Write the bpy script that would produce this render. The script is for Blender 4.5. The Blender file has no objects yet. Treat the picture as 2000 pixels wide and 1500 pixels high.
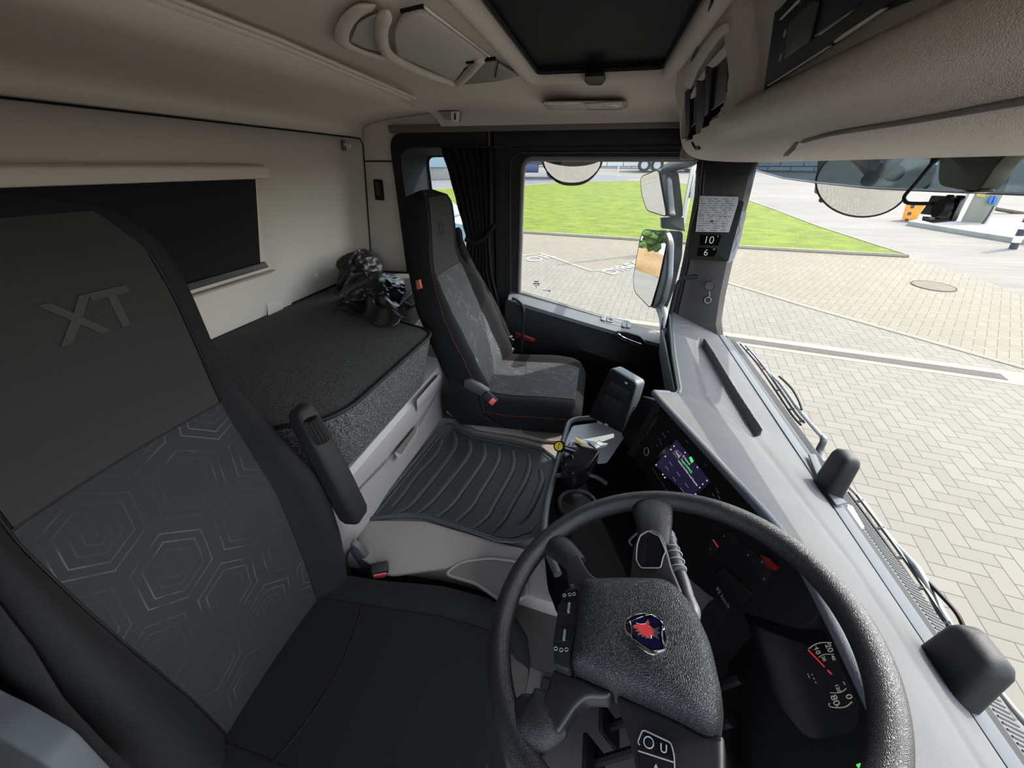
import bpy, bmesh, math, random
from mathutils import Vector, Matrix
from mathutils.geometry import tessellate_polygon
from mathutils import noise as mnoise
random.seed(7)
C = bpy.context.scene.collection
scene = bpy.context.scene
PI = math.pi
V = Vector

# ------------------------------------------------------------------ camera, world, sun, exposure
CAM_F = 751.0                       # focal length in pixels of a 2000 px wide frame
PITCH, YAW = math.radians(29.506), math.radians(12.1)
FW = V((-math.sin(YAW)*math.cos(PITCH), math.cos(YAW)*math.cos(PITCH), -math.sin(PITCH)))
RT = V((math.cos(YAW), math.sin(YAW), 0))
UP = RT.cross(FW)
cam_data = bpy.data.cameras.new('camera')
cam_data.sensor_width = 36
cam_data.lens = CAM_F/2000*36
cam_data.clip_start = .01
cam_data.clip_end = 500
cam = bpy.data.objects.new('camera', cam_data)
C.objects.link(cam)
cam.matrix_world = Matrix((RT, UP, -FW)).transposed().to_4x4()
scene.camera = cam

world = bpy.data.worlds.new('sky')
scene.world = world
world.use_nodes = True
wn = world.node_tree
wn.nodes.clear()
sky = wn.nodes.new('ShaderNodeTexSky')
sky.sky_type = 'NISHITA'
sky.sun_disc = False
sky.sun_elevation = math.radians(45)
sky.sun_rotation = math.radians(60)
sky.dust_density = 2.0
bgn = wn.nodes.new('ShaderNodeBackground')
bgn.inputs['Strength'].default_value = .36
wo = wn.nodes.new('ShaderNodeOutputWorld')
hsv = wn.nodes.new('ShaderNodeHueSaturation')
hsv.inputs['Saturation'].default_value = .55      # light high haze
wn.links.new(sky.outputs[0], hsv.inputs['Color'])
wn.links.new(hsv.outputs[0], bgn.inputs[0])
wn.links.new(bgn.outputs[0], wo.inputs[0])

sun_data = bpy.data.lights.new('sun', 'SUN')
sun_data.energy = 2.3
sun_data.angle = math.radians(.6)
sun_data.color = (1, .95, .86)
sun = bpy.data.objects.new('sun', sun_data)
C.objects.link(sun)
SUN_DIR = V((.84, .55, 1.02)).normalized()      # towards the sun
sun.rotation_euler = SUN_DIR.to_track_quat('Z', 'Y').to_euler()

vs = scene.view_settings
scene.display_settings.display_device = 'sRGB'
vs.view_transform = 'Standard'
vs.look = 'None'
vs.exposure = 1.6
vs.gamma = 1
vs.use_curve_mapping = False
scene.cycles.max_bounces = 10
scene.cycles.diffuse_bounces = 6
scene.cycles.transparent_max_bounces = 12
scene.cycles.use_denoising = True
scene.cycles.sample_clamp_indirect = 8
scene.cycles.caustics_reflective = False
scene.cycles.caustics_refractive = False

# ------------------------------------------------------------------ helpers: placing
def ray(px, py):
    return FW + RT*((px-1000)/CAM_F) - UP*((py-750)/CAM_F)
def at(px, py, ax, val):
    """the point of the place seen at a photograph pixel, on the plane ax = val"""
    d = ray(px, py)
    return d*(val/d['xyz'.index(ax)])
def onp(px, py, o, n):
    d = ray(px, py)
    return d*(V(o).dot(n)/d.dot(n))
GT = V((0, -.055, 1)).normalized()              # the yard rises gently away from the truck
GO = V((0, 0, -2.75))
def gnd(px, py, h=0):
    return onp(px, py, GO+GT*h, GT)
def gz(x, y, h=0):
    return V((x, y, -2.75+.055*y+h))

# ------------------------------------------------------------------ helpers: things
def thing(name, label, cat, loc=(0, 0, 0), group=None, kind=None):
    o = bpy.data.objects.new(name, None)
    o.empty_display_size = .05
    C.objects.link(o)
    o.location = loc
    tag(o, label, cat, group, kind)
    return o
def tag(o, label=None, cat=None, group=None, kind=None):
    if label: o['label'] = label
    if cat: o['category'] = cat
    if group: o['group'] = group
    if kind: o['kind'] = kind
    return o
def origin(o):
    """world position of a (possibly nested) parent; parents are only ever translated"""
    p = V((0, 0, 0))
    while o is not None:
        p += V(o.location)
        o = o.parent
    return p
def link(name, me, mat, parent=None, smooth=40, mats=None):
    o = bpy.data.objects.new(name, me)
    for m in (mats or [mat]):
        me.materials.append(m)
    if smooth is not None:
        me.polygons.foreach_set('use_smooth', [True]*len(me.polygons))
        me.set_sharp_from_angle(angle=math.radians(smooth))
    C.objects.link(o)
    if parent is not None:
        o.parent = parent
        me.transform(Matrix.Translation(-origin(parent)))
    return o

class MB:
    """collects shapes in world space and links them as ONE mesh"""
    def __init__(s):
        s.bm = bmesh.new()
        s.uv = None
    def box(s, c, size, rot=None, bev=0, seg=2, taper=None):
        b = bmesh.new()
        bmesh.ops.create_cube(b, size=1)
        for v in b.verts:
            v.co = V((v.co.x*size[0], v.co.y*size[1], v.co.z*size[2]))
            if taper and v.co.z > 0:
                v.co.x *= taper[0]; v.co.y *= taper[1]
        if bev:
            bmesh.ops.bevel(b, geom=list(b.edges), offset=bev, segments=seg, affect='EDGES', profile=.5)
        M = Matrix.Translation(V(c)) @ (rot.to_4x4() if rot else Matrix())
        b.transform(M)
        s.join(b)
        return s
    def join(s, b):
        me = bpy.data.meshes.new('t')
        b.to_mesh(me); b.free()
        s.bm.from_mesh(me)
        bpy.data.meshes.remove(me)
    def prism(s, pts, vec, bev=0, seg=2):
        b = bmesh.new()
        pts = [V(p) for p in pts]; vec = V(vec)
        bot = [b.verts.new(p) for p in pts]
        top = [b.verts.new(p+vec) for p in pts]
        n = len(pts)
        f0 = b.faces.new(bot); f1 = b.faces.new(top)
        for i in range(n):
            b.faces.new((bot[i], bot[(i+1) % n], top[(i+1) % n], top[i]))
        bmesh.ops.recalc_face_normals(b, faces=b.faces)
        if bev:
            ed = [e for e in b.edges if (e.verts[0] in top) == (e.verts[1] in top)]
            bmesh.ops.bevel(b, geom=ed, offset=bev, segments=seg, affect='EDGES', profile=.5)
        ng = [f for f in b.faces if len(f.verts) > 4]
        bmesh.ops.triangulate(b, faces=ng)
        s.join(b)
        return s
    def plate(s, outer, holes, vec):
        """flat plate with holes; loops of coplanar points, extruded by vec"""
        b = bmesh.new()
        loops = [[V(p) for p in l] for l in [outer]+list(holes)]
        tris = tessellate_polygon(loops)
        flat = [p for l in loops for p in l]
        for off in (V((0, 0, 0)), V(vec)):
            vs_ = [b.verts.new(p+off) for p in flat]
            for t in tris:
                try: b.faces.new([vs_[i] for i in t])
                except ValueError: pass
        b.verts.ensure_lookup_table()
        k = 0; N = len(flat)
        for l in loops:
            n = len(l)
            for i in range(n):
                a, c = k+i, k+(i+1) % n
                b.faces.new((b.verts[a], b.verts[c], b.verts[c+N], b.verts[a+N]))
            k += n
        bmesh.ops.recalc_face_normals(b, faces=b.faces)
        s.join(b)
        return s
    def grid(s, rows, closed=False, uv=None):
        b = s.bm
        vv = [[b.verts.new(V(p)) for p in r] for r in rows]
        lay = b.loops.layers.uv.verify() if uv else None
        for i in range(len(rows)-1):
            m = len(rows[i])
            for j in range(m if closed else m-1):
                j2 = (j+1) % m
                f = b.faces.new((vv[i][j], vv[i][j2], vv[i+1][j2], vv[i+1][j]))
                if uv:
                    for lp, (a, c) in zip(f.loops, ((i, j), (i, j2), (i+1, j2), (i+1, j))):
                        lp[lay].uv = uv[a][c]
        return vv
    def loft(s, rings, caps=True):
        b = bmesh.new()
        vv = [[b.verts.new(V(p)) for p in r] for r in rings]
        for i in range(len(rings)-1):
            m = len(rings[i])
            for j in range(m):
                j2 = (j+1) % m
                b.faces.new((vv[i][j], vv[i][j2], vv[i+1][j2], vv[i+1][j]))
        if caps:
            b.faces.new(vv[0]); b.faces.new(vv[-1])
        bmesh.ops.recalc_face_normals(b, faces=b.faces)
        bmesh.ops.triangulate(b, faces=[f for f in b.faces if len(f.verts) > 4])
        s.join(b)
        return s
    def tube(s, pts, r, n=10, flat=None, up=None, close=False):
        """pts path, r radius or list; flat=(a,b) scales of the section along side/up"""
        pts = [V(p) for p in pts]
        rings = []
        N = len(pts)
        prev = None
        for i, p in enumerate(pts):
            if close: t = pts[(i+1) % N]-pts[i-1]
            else: t = pts[min(i+1, N-1)]-pts[max(i-1, 0)]
            t.normalize()
            u = V(up) if up else (prev if prev else V((0, 0, 1)))
            side = t.cross(u)
            if side.length < 1e-4: side = t.cross(V((0, 1, 0)))
            side.normalize(); u2 = side.cross(t).normalized()
            prev = u2
            rr = r[i] if isinstance(r, (list, tuple)) else r
            a, c = flat if flat else (1, 1)
            rings.append([p+side*math.cos(2*PI*k/n)*rr*a+u2*math.sin(2*PI*k/n)*rr*c for k in range(n)])
        if close:
            rings.append(rings[0])
            s.loft(rings, caps=False)
        else: s.loft(rings)
        return s
    def disc(s, c, nrm, r, h, n=32, r2=None, bev=0):
        nrm = V(nrm).normalized()
        a = nrm.orthogonal().normalized(); b_ = nrm.cross(a)
        r2 = r if r2 is None else r2
        r0 = [V(c)+a*math.cos(2*PI*k/n)*r+b_*math.sin(2*PI*k/n)*r for k in range(n)]
        r1 = [V(c)+nrm*h+a*math.cos(2*PI*k/n)*r2+b_*math.sin(2*PI*k/n)*r2 for k in range(n)]
        s.loft([r0, r1])
        return s
    def ring(s, c, nrm, R, r, n=40, m=10):
        nrm = V(nrm).normalized()
        a = nrm.orthogonal().normalized(); b_ = nrm.cross(a)
        s.tube([V(c)+a*math.cos(2*PI*k/n)*R+b_*math.sin(2*PI*k/n)*R for k in range(n)], r, n=m, up=nrm, close=True)
        return s
    def build(s, name, mat, parent=None, smooth=40, sub=0, bevel=0, solid=0, weld=False):
        if weld: bmesh.ops.remove_doubles(s.bm, verts=s.bm.verts, dist=1e-5)
        if weld: bmesh.ops.recalc_face_normals(s.bm, faces=s.bm.faces)
        me = bpy.data.meshes.new(name)
        s.bm.to_mesh(me); s.bm.free()
        o = link(name, me, mat, parent, smooth)
        if solid:
            m = o.modifiers.new('solidify', 'SOLIDIFY'); m.thickness = solid; m.offset = -1
        if bevel:
            m = o.modifiers.new('bevel', 'BEVEL'); m.width = bevel; m.segments = 2; m.limit_method = 'ANGLE'
        if sub:
            m = o.modifiers.new('subdivision', 'SUBSURF'); m.levels = sub; m.render_levels = sub
        return o

def fillet(pts, r, n=5):
    """round the corners of a closed 3-D polygon; r one radius or one per corner"""
    out = []
    N = len(pts)
    for i in range(N):
        p, a, b = V(pts[i]), V(pts[i-1]), V(pts[(i+1) % N])
        rr = r[i] if isinstance(r, (list, tuple)) else r
        if rr <= 0: out.append(p); continue
        d1 = min(rr, (a-p).length*.48); d2 = min(rr, (b-p).length*.48)
        q1 = p+(a-p).normalized()*d1; q2 = p+(b-p).normalized()*d2
        for k in range(n+1):
            t = k/n
            out.append(q1*(1-t)**2+p*2*t*(1-t)+q2*t*t)
    return out
def smooth_path(pts, n=6):
    """Catmull-Rom through the points"""
    pts = [V(p) for p in pts]
    P = [pts[0]]+pts+[pts[-1]]
    out = []
    for i in range(1, len(P)-2):
        for k in range(n):
            t = k/n
            a, b, c, d = P[i-1], P[i], P[i+1], P[i+2]
            out.append(.5*((2*b)+(c-a)*t+(2*a-5*b+4*c-d)*t*t+(3*b-a-3*c+d)*t**3))
    out.append(pts[-1])
    return out
def interp(tab, x):
    if x <= tab[0][0]: return tab[0][1:]
    for a, b in zip(tab, tab[1:]):
        if x <= b[0]:
            t = (x-a[0])/(b[0]-a[0])
            t2 = t*t*(3-2*t)*.35+t*.65
            return tuple(p+(q-p)*t2 for p, q in zip(a[1:], b[1:]))
    return tab[-1][1:]
def text(name, body, mat, parent, o, right, up, size, ext=.0004, bold=0, align='CENTER', warp=None):
    cu = bpy.data.curves.new(name, 'FONT')
    cu.body = body; cu.size = size; cu.extrude = ext; cu.offset = bold
    cu.align_x = align; cu.align_y = 'CENTER'; cu.resolution_u = 3
    tmp = bpy.data.objects.new('tmp', cu)
    C.objects.link(tmp)
    dg = bpy.context.evaluated_depsgraph_get()
    me = bpy.data.meshes.new_from_object(tmp.evaluated_get(dg))
    bpy.data.objects.remove(tmp); bpy.data.curves.remove(cu)
    r = V(right); u = V(up)
    n = r.cross(u).normalized()
    me.transform(Matrix(((r.x, u.x, n.x, o[0]), (r.y, u.y, n.y, o[1]), (r.z, u.z, n.z, o[2]), (0, 0, 0, 1))))
    me.materials.clear()
    if warp:
        for v in me.vertices: v.co = warp(v.co)
    return link(name, me, mat, parent, None)
def inside(p, poly):
    x, y = p; r = False
    for i in range(len(poly)):
        x1, y1 = poly[i-1]; x2, y2 = poly[i]
        if (y1 > y) != (y2 > y) and x < (x2-x1)*(y-y1)/(y2-y1)+x1: r = not r
    return r
def dist_poly(p, poly):
    m = 9
    p = V(p)
    for i in range(len(poly)):
        a = V(poly[i-1]); b = V(poly[i]); d = b-a
        t = max(0, min(1, (p-a).dot(d)/max(d.dot(d), 1e-9)))
        m = min(m, (a+d*t-p).length)
    return m

# ------------------------------------------------------------------ materials
class NT:
    def __init__(s, name):
        s.m = bpy.data.materials.new(name); s.m.use_nodes = True
        s.t = s.m.node_tree; s.t.nodes.clear()
        s.out = s.t.nodes.new('ShaderNodeOutputMaterial')
    def n(s, typ, **kw):
        nd = s.t.nodes.new(typ)
        for k, v in kw.items(): setattr(nd, k, v)
        return nd
    def put(s, sock, v):
        if isinstance(v, bpy.types.NodeSocket): s.t.links.new(v, sock)
        elif v is not None: sock.default_value = v
    def math(s, op, a, b=None, c=None):
        nd = s.n('ShaderNodeMath', operation=op)
        s.put(nd.inputs[0], a)
        if b is not None: s.put(nd.inputs[1], b)
        if c is not None: s.put(nd.inputs[2], c)
        return nd.outputs[0]
    def mix(s, f, a, b):
        nd = s.n('ShaderNodeMix', data_type='RGBA')
        s.put(nd.inputs[0], f); s.put(nd.inputs[6], a); s.put(nd.inputs[7], b)
        return nd.outputs[2]
    def coord(s, kind='Object', scale=1):
        tc = s.n('ShaderNodeTexCoord'); o = tc.outputs[kind]
        if scale != 1:
            mp = s.n('ShaderNodeMapping'); mp.inputs['Scale'].default_value = (scale,)*3 if not isinstance(scale, tuple) else scale
            s.put(mp.inputs[0], o); o = mp.outputs[0]
        return o
    def noise(s, co, scale, detail=2, rough=.5):
        nd = s.n('ShaderNodeTexNoise'); s.put(nd.inputs['Vector'], co)
        nd.inputs['Scale'].default_value = scale; nd.inputs['Detail'].default_value = detail; nd.inputs['Roughness'].default_value = rough
        return nd.outputs[0]
    def voro(s, co, scale, feature='F1', out=0):
        nd = s.n('ShaderNodeTexVoronoi', feature=feature); s.put(nd.inputs['Vector'], co)
        nd.inputs['Scale'].default_value = scale
        return nd.outputs[out]
    def step(s, v, lo, hi):
        nd = s.n('ShaderNodeMapRange'); s.put(nd.inputs[0], v)
        nd.inputs[1].default_value = lo; nd.inputs[2].default_value = hi
        return nd.outputs[0]
    def bump(s, h, strength, dist=.001):
        nd = s.n('ShaderNodeBump'); s.put(nd.inputs['Height'], h)
        nd.inputs['Strength'].default_value = strength; nd.inputs['Distance'].default_value = dist
        return nd.outputs[0]
    def bsdf(s, col, rough=.5, metal=0, bump=None, spec=.5, coat=0, sheen=0, emit=None, es=1):
        b = s.n('ShaderNodeBsdfPrincipled')
        if isinstance(col, (tuple, list)): col = tuple(col[:3])+(1,)
        s.put(b.inputs['Base Color'], col); s.put(b.inputs['Roughness'], rough)
        b.inputs['Metallic'].default_value = metal
        b.inputs['Specular IOR Level'].default_value = spec
        b.inputs['Coat Weight'].default_value = coat
        b.inputs['Sheen Weight'].default_value = sheen
        if bump is not None: s.put(b.inputs['Normal'], bump)
        if emit: b.inputs['Emission Color'].default_value = tuple(emit)+(1,); b.inputs['Emission Strength'].default_value = es
        s.t.links.new(b.outputs[0], s.out.inputs[0])
        return b

def rgb(r, g, b):
    f = lambda c: (c/255/12.92) if c/255 <= .04045 else ((c/255+.055)/1.055)**2.4
    return (f(r), f(g), f(b))
def plastic(name, col, rough=.5, grain=0, gs=.25, spec=.5, metal=0, coat=0, var=.0):
    m = NT(name)
    co = m.coord()
    bp = None; c = tuple(col)+(1,)
    if grain: bp = m.bump(m.voro(co, grain), gs, .0006)
    if var:
        c = m.mix(m.step(m.noise(co, 9, 4), .3, .7), tuple(x*(1-var) for x in col)+(1,), tuple(min(1, x*(1+var)) for x in col)+(1,))
    m.bsdf(c, rough, metal, bp, spec, coat)
    return m.m
def fabric(name, col, scale=500, amt=.25, rough=.95, bs=.4, sheen=.0):
    m = NT(name); co = m.coord()
    w = m.noise(co, scale, 2, .7)
    c = m.mix(m.step(w, .35, .65), tuple(x*(1-amt) for x in col)+(1,), tuple(x*(1+amt) for x in col)+(1,))
    m.bsdf(c, rough, 0, m.bump(w, bs, .0008), .2, 0, sheen)
    return m.m
def leather(name, col, scale=260, rough=.42, bs=.5):
    m = NT(name); co = m.coord()
    w = m.n('ShaderNodeMapping'); w.inputs['Scale'].default_value = (1, 1, 1)
    warp = m.n('ShaderNodeTexNoise'); warp.inputs['Scale'].default_value = 40
    m.put(warp.inputs[0], co)
    h = m.voro(co, scale, 'DISTANCE_TO_EDGE')
    h2 = m.math('MINIMUM', h, .25)
    m.bsdf(col, rough, 0, m.bump(h2, bs, .002), .5)
    return m.m
def glassy(name, tint=(1, 1, 1), refl=.06, rough=0.0):
    """thin clear pane: straight-through light plus a mirror sheen"""
    m = NT(name)
    tr = m.n('ShaderNodeBsdfTransparent'); tr.inputs[0].default_value = tuple(tint)+(1,)
    gl = m.n('ShaderNodeBsdfGlossy'); gl.inputs['Roughness'].default_value = rough
    lw = m.n('ShaderNodeLayerWeight'); lw.inputs[0].default_value = .25
    f = m.math('MULTIPLY_ADD', lw.outputs[0], refl*1.6, refl*.2)
    mx = m.n('ShaderNodeMixShader'); m.put(mx.inputs[0], f)
    m.put(mx.inputs[1], tr.outputs[0]); m.put(mx.inputs[2], gl.outputs[0])
    m.t.links.new(mx.outputs[0], m.out.inputs[0])
    return m.m
def glow(name, col, s=1):
    m = NT(name); m.bsdf((0, 0, 0), .4, 0, None, .3, 0, 0, col, s)
    return m.m

M = {}
M['headliner'] = fabric('headliner', (.66, .585, .52), 700, .10, .95, .3)
M['wall_trim'] = fabric('wall_trim', (.56, .52, .475), 500, .05, .9, .2)
M['trim_light'] = plastic('trim_light', (.66, .60, .54), .55, 900, .15)
M['bunk_grey'] = plastic('bunk_grey', (.30, .28, .265), .5, 900, .15)
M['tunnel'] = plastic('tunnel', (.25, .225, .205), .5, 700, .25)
M['black_fabric'] = fabric('black_fabric', (.012, .012, .013), 600, .3)
M['blind'] = fabric('blind', (.010, .010, .011), 900, .2, .8)
M['black'] = plastic('black', (.007, .007, .0075), .6, 600, .2, spec=.22)
M['black_soft'] = plastic('black_soft', (.010, .010, .0105), .6, 500, .3, spec=.3)
M['black_gloss'] = plastic('black_gloss', (.006, .006, .008), .12)
M['dark'] = plastic('dark', (0.0186, 0.0186, 0.0198), .5, 500, .2)
M['panel_black'] = plastic('panel_black', (.005, .005, .0055), .65, 700, .15, spec=.15)
M['door_dark'] = plastic('door_dark', (.012, .0115, .0115), .7, 500, .3, spec=.2)
M['door_sill'] = plastic('door_sill', (.060, .070, .076), .55, 600, .2)
M['dash_top'] = plastic('dash_top', (.088, .089, .092), .85, 420, .7, spec=.2, var=.07)
M['dash_edge'] = plastic('dash_edge', (.080, .088, .102), .7, 420, .6, spec=.25)
M['dash_pass'] = plastic('dash_pass', (0.036, 0.044, 0.0416), .55, 500, .4)
M['wind_strip'] = plastic('wind_strip', (.070, .078, .088), .7, spec=.2)
M['side_grey'] = plastic('side_grey', (.030, .035, .039), .6, 600, .2)
M['curtain'] = fabric('curtain', (.0085, .0085, .009), 500, .2, .8, .2)
M['console'] = plastic('console', (.0035, .0035, .0038), 1.0, spec=.0)
M['tunnel_shaded'] = plastic('tunnel_shaded', (.045, .040, .037), .8, 500, .2, spec=.2)
M['footwell_mat'] = plastic('footwell_mat', (.11, .095, .085), .85, 300, .3, spec=.2)
M['seal_grey'] = plastic('seal_grey', (.17, .165, .155), .6)
M['ribbed'] = plastic('ribbed', (0.024, 0.0264, 0.0272), .6)
M['pillar'] = plastic('pillar', (.032, .028, .028), .55, 600, .2)
M['recess_blue'] = fabric('recess_blue', (.045, .052, .060), 400, .2)
M['seat_side'] = fabric('seat_side', (.0095, .0095, .0102), 800, .2, .9, .2)
M['seat_head'] = fabric('seat_head', (.023, .0225, .022), 900, .15, .9, .2)
M['seat_head2'] = fabric('seat_head2', (.035, .035, .035), 900, .15, .9, .2)
M['stitch'] = plastic('stitch', (.35, .07, .03), .7)
M['emboss'] = fabric('emboss', (.040, .039, .037), 900, .1)
M['mattress_top'] = fabric('mattress_top', (.066, .066, .065), 300, .6, .95, .8)
def carpet():
    m = NT('mattress_side'); co = m.coord()
    w = m.noise(co, 260, 3, .8)
    c = m.mix(m.step(w, .44, .60), (.012, .012, .013, 1), (.15, .15, .155, 1))
    m.bsdf(c, .95, 0, m.bump(w, .5, .002), .1)
    return m.m
M['mattress_side'] = carpet()
M['rubber'] = plastic('rubber', (.022, .026, .029), .5, 900, .1, var=.12)
M['rubber_rib'] = plastic('rubber_rib', (.045, .050, .054), .5)
M['leather'] = leather('leather', (.010, .010, .0115), 620, .38, .5)
M['airbag'] = leather('airbag', (.011, .011, .013), 420, .40, .9)
M['wheel_smooth'] = plastic('wheel_smooth', (.014, .014, .016), .4, 900, .1)
M['shroud'] = plastic('shroud', (.022, .018, .017), .6, 500, .2)
M['stalk'] = plastic('stalk', (.05, .05, .056), .5)
M['chrome'] = plastic('chrome', (.75, .75, .76), .12, metal=1)
M['metal'] = plastic('metal', (.42, .41, .39), .35, metal=1)
M['red'] = plastic('red', (.62, .05, .05), .35)
M['buckle_red'] = plastic('buckle_red', (.70, .10, .09), .35)
M['red_dark'] = plastic('red_dark', (.14, .006, .006), .35)
M['yellow'] = plastic('yellow', (.50, .34, .02), .4)
M['white'] = plastic('white', (.75, .75, .73), .5)
M['print'] = plastic('print', (.35, .35, .36), .6)
M['print_dim'] = plastic('print_dim', (.22, .22, .23), .6)
M['paper'] = plastic('paper', (.40, .40, .42), .6)
M['ink'] = plastic('ink', (.04, .04, .05), .6)
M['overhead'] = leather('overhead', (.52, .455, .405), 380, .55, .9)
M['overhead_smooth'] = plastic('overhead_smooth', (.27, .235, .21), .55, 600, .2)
M['overhead_dark'] = plastic('overhead_dark', (.13, .11, .10), .6, 500, .3)
M['card_grey'] = plastic('card_grey', (.045, .045, .045), .6)
M['tray'] = plastic('tray', (.30, .33, .35), .55)
M['tray_lip'] = plastic('tray_lip', (.05, .053, .058), .45)
M['lens'] = plastic('lens', (.72, .70, .66), .2, spec=.7)
M['mirror'] = plastic('mirror', (.85, .86, .86), .015, metal=1)
M['housing'] = plastic('housing', (.035, .045, .052), .38, 300, .1, var=.3)
M['housing_light'] = plastic('housing_light', (.085, .095, .10), .5)
M['wiper'] = plastic('wiper', (.055, .06, .065), .35)
M['visor'] = glassy('visor', (.36, .42, .46), .08, .05)
M['pane'] = glassy('pane', (.93, .95, .94), .05)
M['olive'] = plastic('olive', (.042, .048, .03), .5)
M['navy'] = plastic('navy', (.006, .006, .03), .12, coat=1)
M['screen'] = glow('screen', (.0035, .003, .010), 1.0)
M['glow_white'] = glow('glow_white', (.17, .15, .18), 1.0)
M['glow_green'] = glow('glow_green', (.03, .28, .05), 1.0)
M['glow_red'] = glow('glow_red', (.16, .008, .012), 1.0)
M['gauge'] = glow('gauge', (.07, .063, .06), .9)
def bagmat():
    m = NT('black_satin'); co = m.coord()
    w = m.noise(co, 14, 4, .6)
    m.bsdf((.009, .009, .0105), .42, 0, m.bump(w, .5, .005), .4)
    return m.m
M['satin'] = bagmat()

def seat_pattern(name, base, line, sc, keep):
    """woven cloth with nested hexagon outlines that fade in and out"""
    m = NT(name)
    uv = m.n('ShaderNodeUVMap').outputs[0]
    sx = m.n('ShaderNodeSeparateXYZ')
    mp = m.n('ShaderNodeMapping'); mp.inputs['Scale'].default_value = (sc, sc, 1)
    mp.inputs['Rotation'].default_value = (0, 0, .2)
    m.put(mp.inputs[0], uv); m.put(sx.inputs[0], mp.outputs[0])
    X, Y = sx.outputs[0], sx.outputs[1]
    R3 = math.sqrt(3)
    def half(x, y):
        ax = m.math('ABSOLUTE', m.math('SUBTRACT', m.math('FLOORED_MODULO', x, 1.0), .5))
        ay = m.math('ABSOLUTE', m.math('SUBTRACT', m.math('FLOORED_MODULO', y, R3), R3/2))
        return m.math('MAXIMUM', ax, m.math('ADD', m.math('MULTIPLY', ax, .5), m.math('MULTIPLY', ay, R3/2)))
    h = m.math('MINIMUM', half(X, Y), half(m.math('ADD', X, .5), m.math('ADD', Y, R3/2)))
    f = m.math('FRACT', m.math('MULTIPLY', h, 10.0))
    ln = m.math('MULTIPLY', m.math('LESS_THAN', f, .16), m.math('ADD', m.math('MULTIPLY', m.math('GREATER_THAN', h, .30), .75), .25))
    co = m.coord()
    n1 = m.step(m.noise(mp.outputs[0], .9, 1), .46, .56)
    n2 = m.step(m.noise(mp.outputs[0], 2.3, 1), .40, .55)
    mask = m.math('MULTIPLY', m.math('MULTIPLY', n1, n2), m.math('MULTIPLY', ln, keep))
    # dashes along the lines
    mask2 = m.math('ADD', mask, m.math('MULTIPLY', ln, .10))
    w = m.noise(co, 900, 2, .7)
    bc = m.mix(m.step(w, .35, .65), tuple(x*.8 for x in base)+(1,), tuple(x*1.2 for x in base)+(1,))
    c = m.mix(mask2, bc, tuple(line)+(1,))
    m.bsdf(c, .88, 0, m.bump(m.math('ADD', m.math('MULTIPLY', mask2, .7), m.math('MULTIPLY', w, .3)), .5, .0012), .25)
    return m.m
M['seat_panel'] = seat_pattern('seat_panel', (.017, .0175, .0195), (.060, .060, .063), 7.6, .8)
M['seat_panel_sunlit'] = seat_pattern('seat_panel_sunlit', (.050, .052, .054), (.24, .24, .25), 10, .95)  # seat cloth lightened so its colour carries the sun patch
M['seat_cushion_drv'] = fabric('seat_cushion_drv', (.0075, .0075, .0080), 800, .15, .95, .15)

def pavers(name, col, joint, w=.2, h=.1, rot=0, herring=True, jw=.035):
    m = NT(name)
    co = m.coord()
    mp = m.n('ShaderNodeMapping'); m.put(mp.inputs[0], co)
    u = h if herring else 1
    mp.inputs['Scale'].default_value = (1/h, 1/h, 1)
    mp.inputs['Rotation'].default_value = (0, 0, rot)
    sx = m.n('ShaderNodeSeparateXYZ'); m.put(sx.inputs[0], mp.outputs[0])
    X, Y = sx.outputs[0], sx.outputs[1]
    if herring:
        ix, iy = m.math('FLOOR', X), m.math('FLOOR', Y)
        fx, fy = m.math('FRACT', X), m.math('FRACT', Y)
        k = m.math('FLOORED_MODULO', m.math('SUBTRACT', ix, iy), 4.0)
        eq = lambda v: m.math('COMPARE', k, float(v), .1)
        dl = m.math('ADD', fx, eq(1)); dr = m.math('ADD', m.math('SUBTRACT', 1.0, fx), eq(0))
        db = m.math('ADD', fy, eq(2)); dt = m.math('ADD', m.math('SUBTRACT', 1.0, fy), eq(3))
        d = m.math('MINIMUM', m.math('MINIMUM', dl, dr), m.math('MINIMUM', db, dt))
        cx = m.math('SUBTRACT', ix, eq(1)); cy = m.math('SUBTRACT', iy, eq(2))
    else:
        row = m.math('FLOOR', Y)
        Xs = m.math('ADD', m.math('MULTIPLY', X, .5), m.math('MULTIPLY', m.math('FLOORED_MODULO', row, 2.0), .5))
        fx = m.math('MULTIPLY', m.math('FRACT', Xs), 2.0)
        fy = m.math('FRACT', Y)
        d = m.math('MINIMUM', m.math('MINIMUM', fx, m.math('SUBTRACT', 2.0, fx)), m.math('MINIMUM', fy, m.math('SUBTRACT', 1.0, fy)))
        cx = m.math('FLOOR', Xs); cy = row
    cmb = m.n('ShaderNodeCombineXYZ'); m.put(cmb.inputs[0], cx); m.put(cmb.inputs[1], cy)
    wn_ = m.n('ShaderNodeTexWhiteNoise', noise_dimensions='2D'); m.put(wn_.inputs['Vector'], cmb.outputs[0])
    rnd = wn_.outputs[0]
    fine = m.noise(co, 60, 4, .7)
    big = m.noise(co, .5, 3)
    t = m.math('ADD', m.math('MULTIPLY', rnd, .3), m.math('ADD', m.math('MULTIPLY', fine, .5), m.math('MULTIPLY', big, .5)))
    c = m.mix(m.step(t, .3, 1.0), tuple(x*.86 for x in col)+(1,), tuple(min(1, x*1.12) for x in col)+(1,))
    j = m.step(d, jw*.6, jw*1.4)
    c = m.mix(j, tuple(joint)+(1,), c)
    m.bsdf(c, .9, 0, m.bump(m.math('ADD', j, m.math('MULTIPLY', fine, .2)), .3, .004), .2)
    return m.m
M['pave_grey'] = pavers('pave_grey', (.140, .127, .105), (.070, .062, .050), h=.125, rot=.157, jw=.034)
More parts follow.
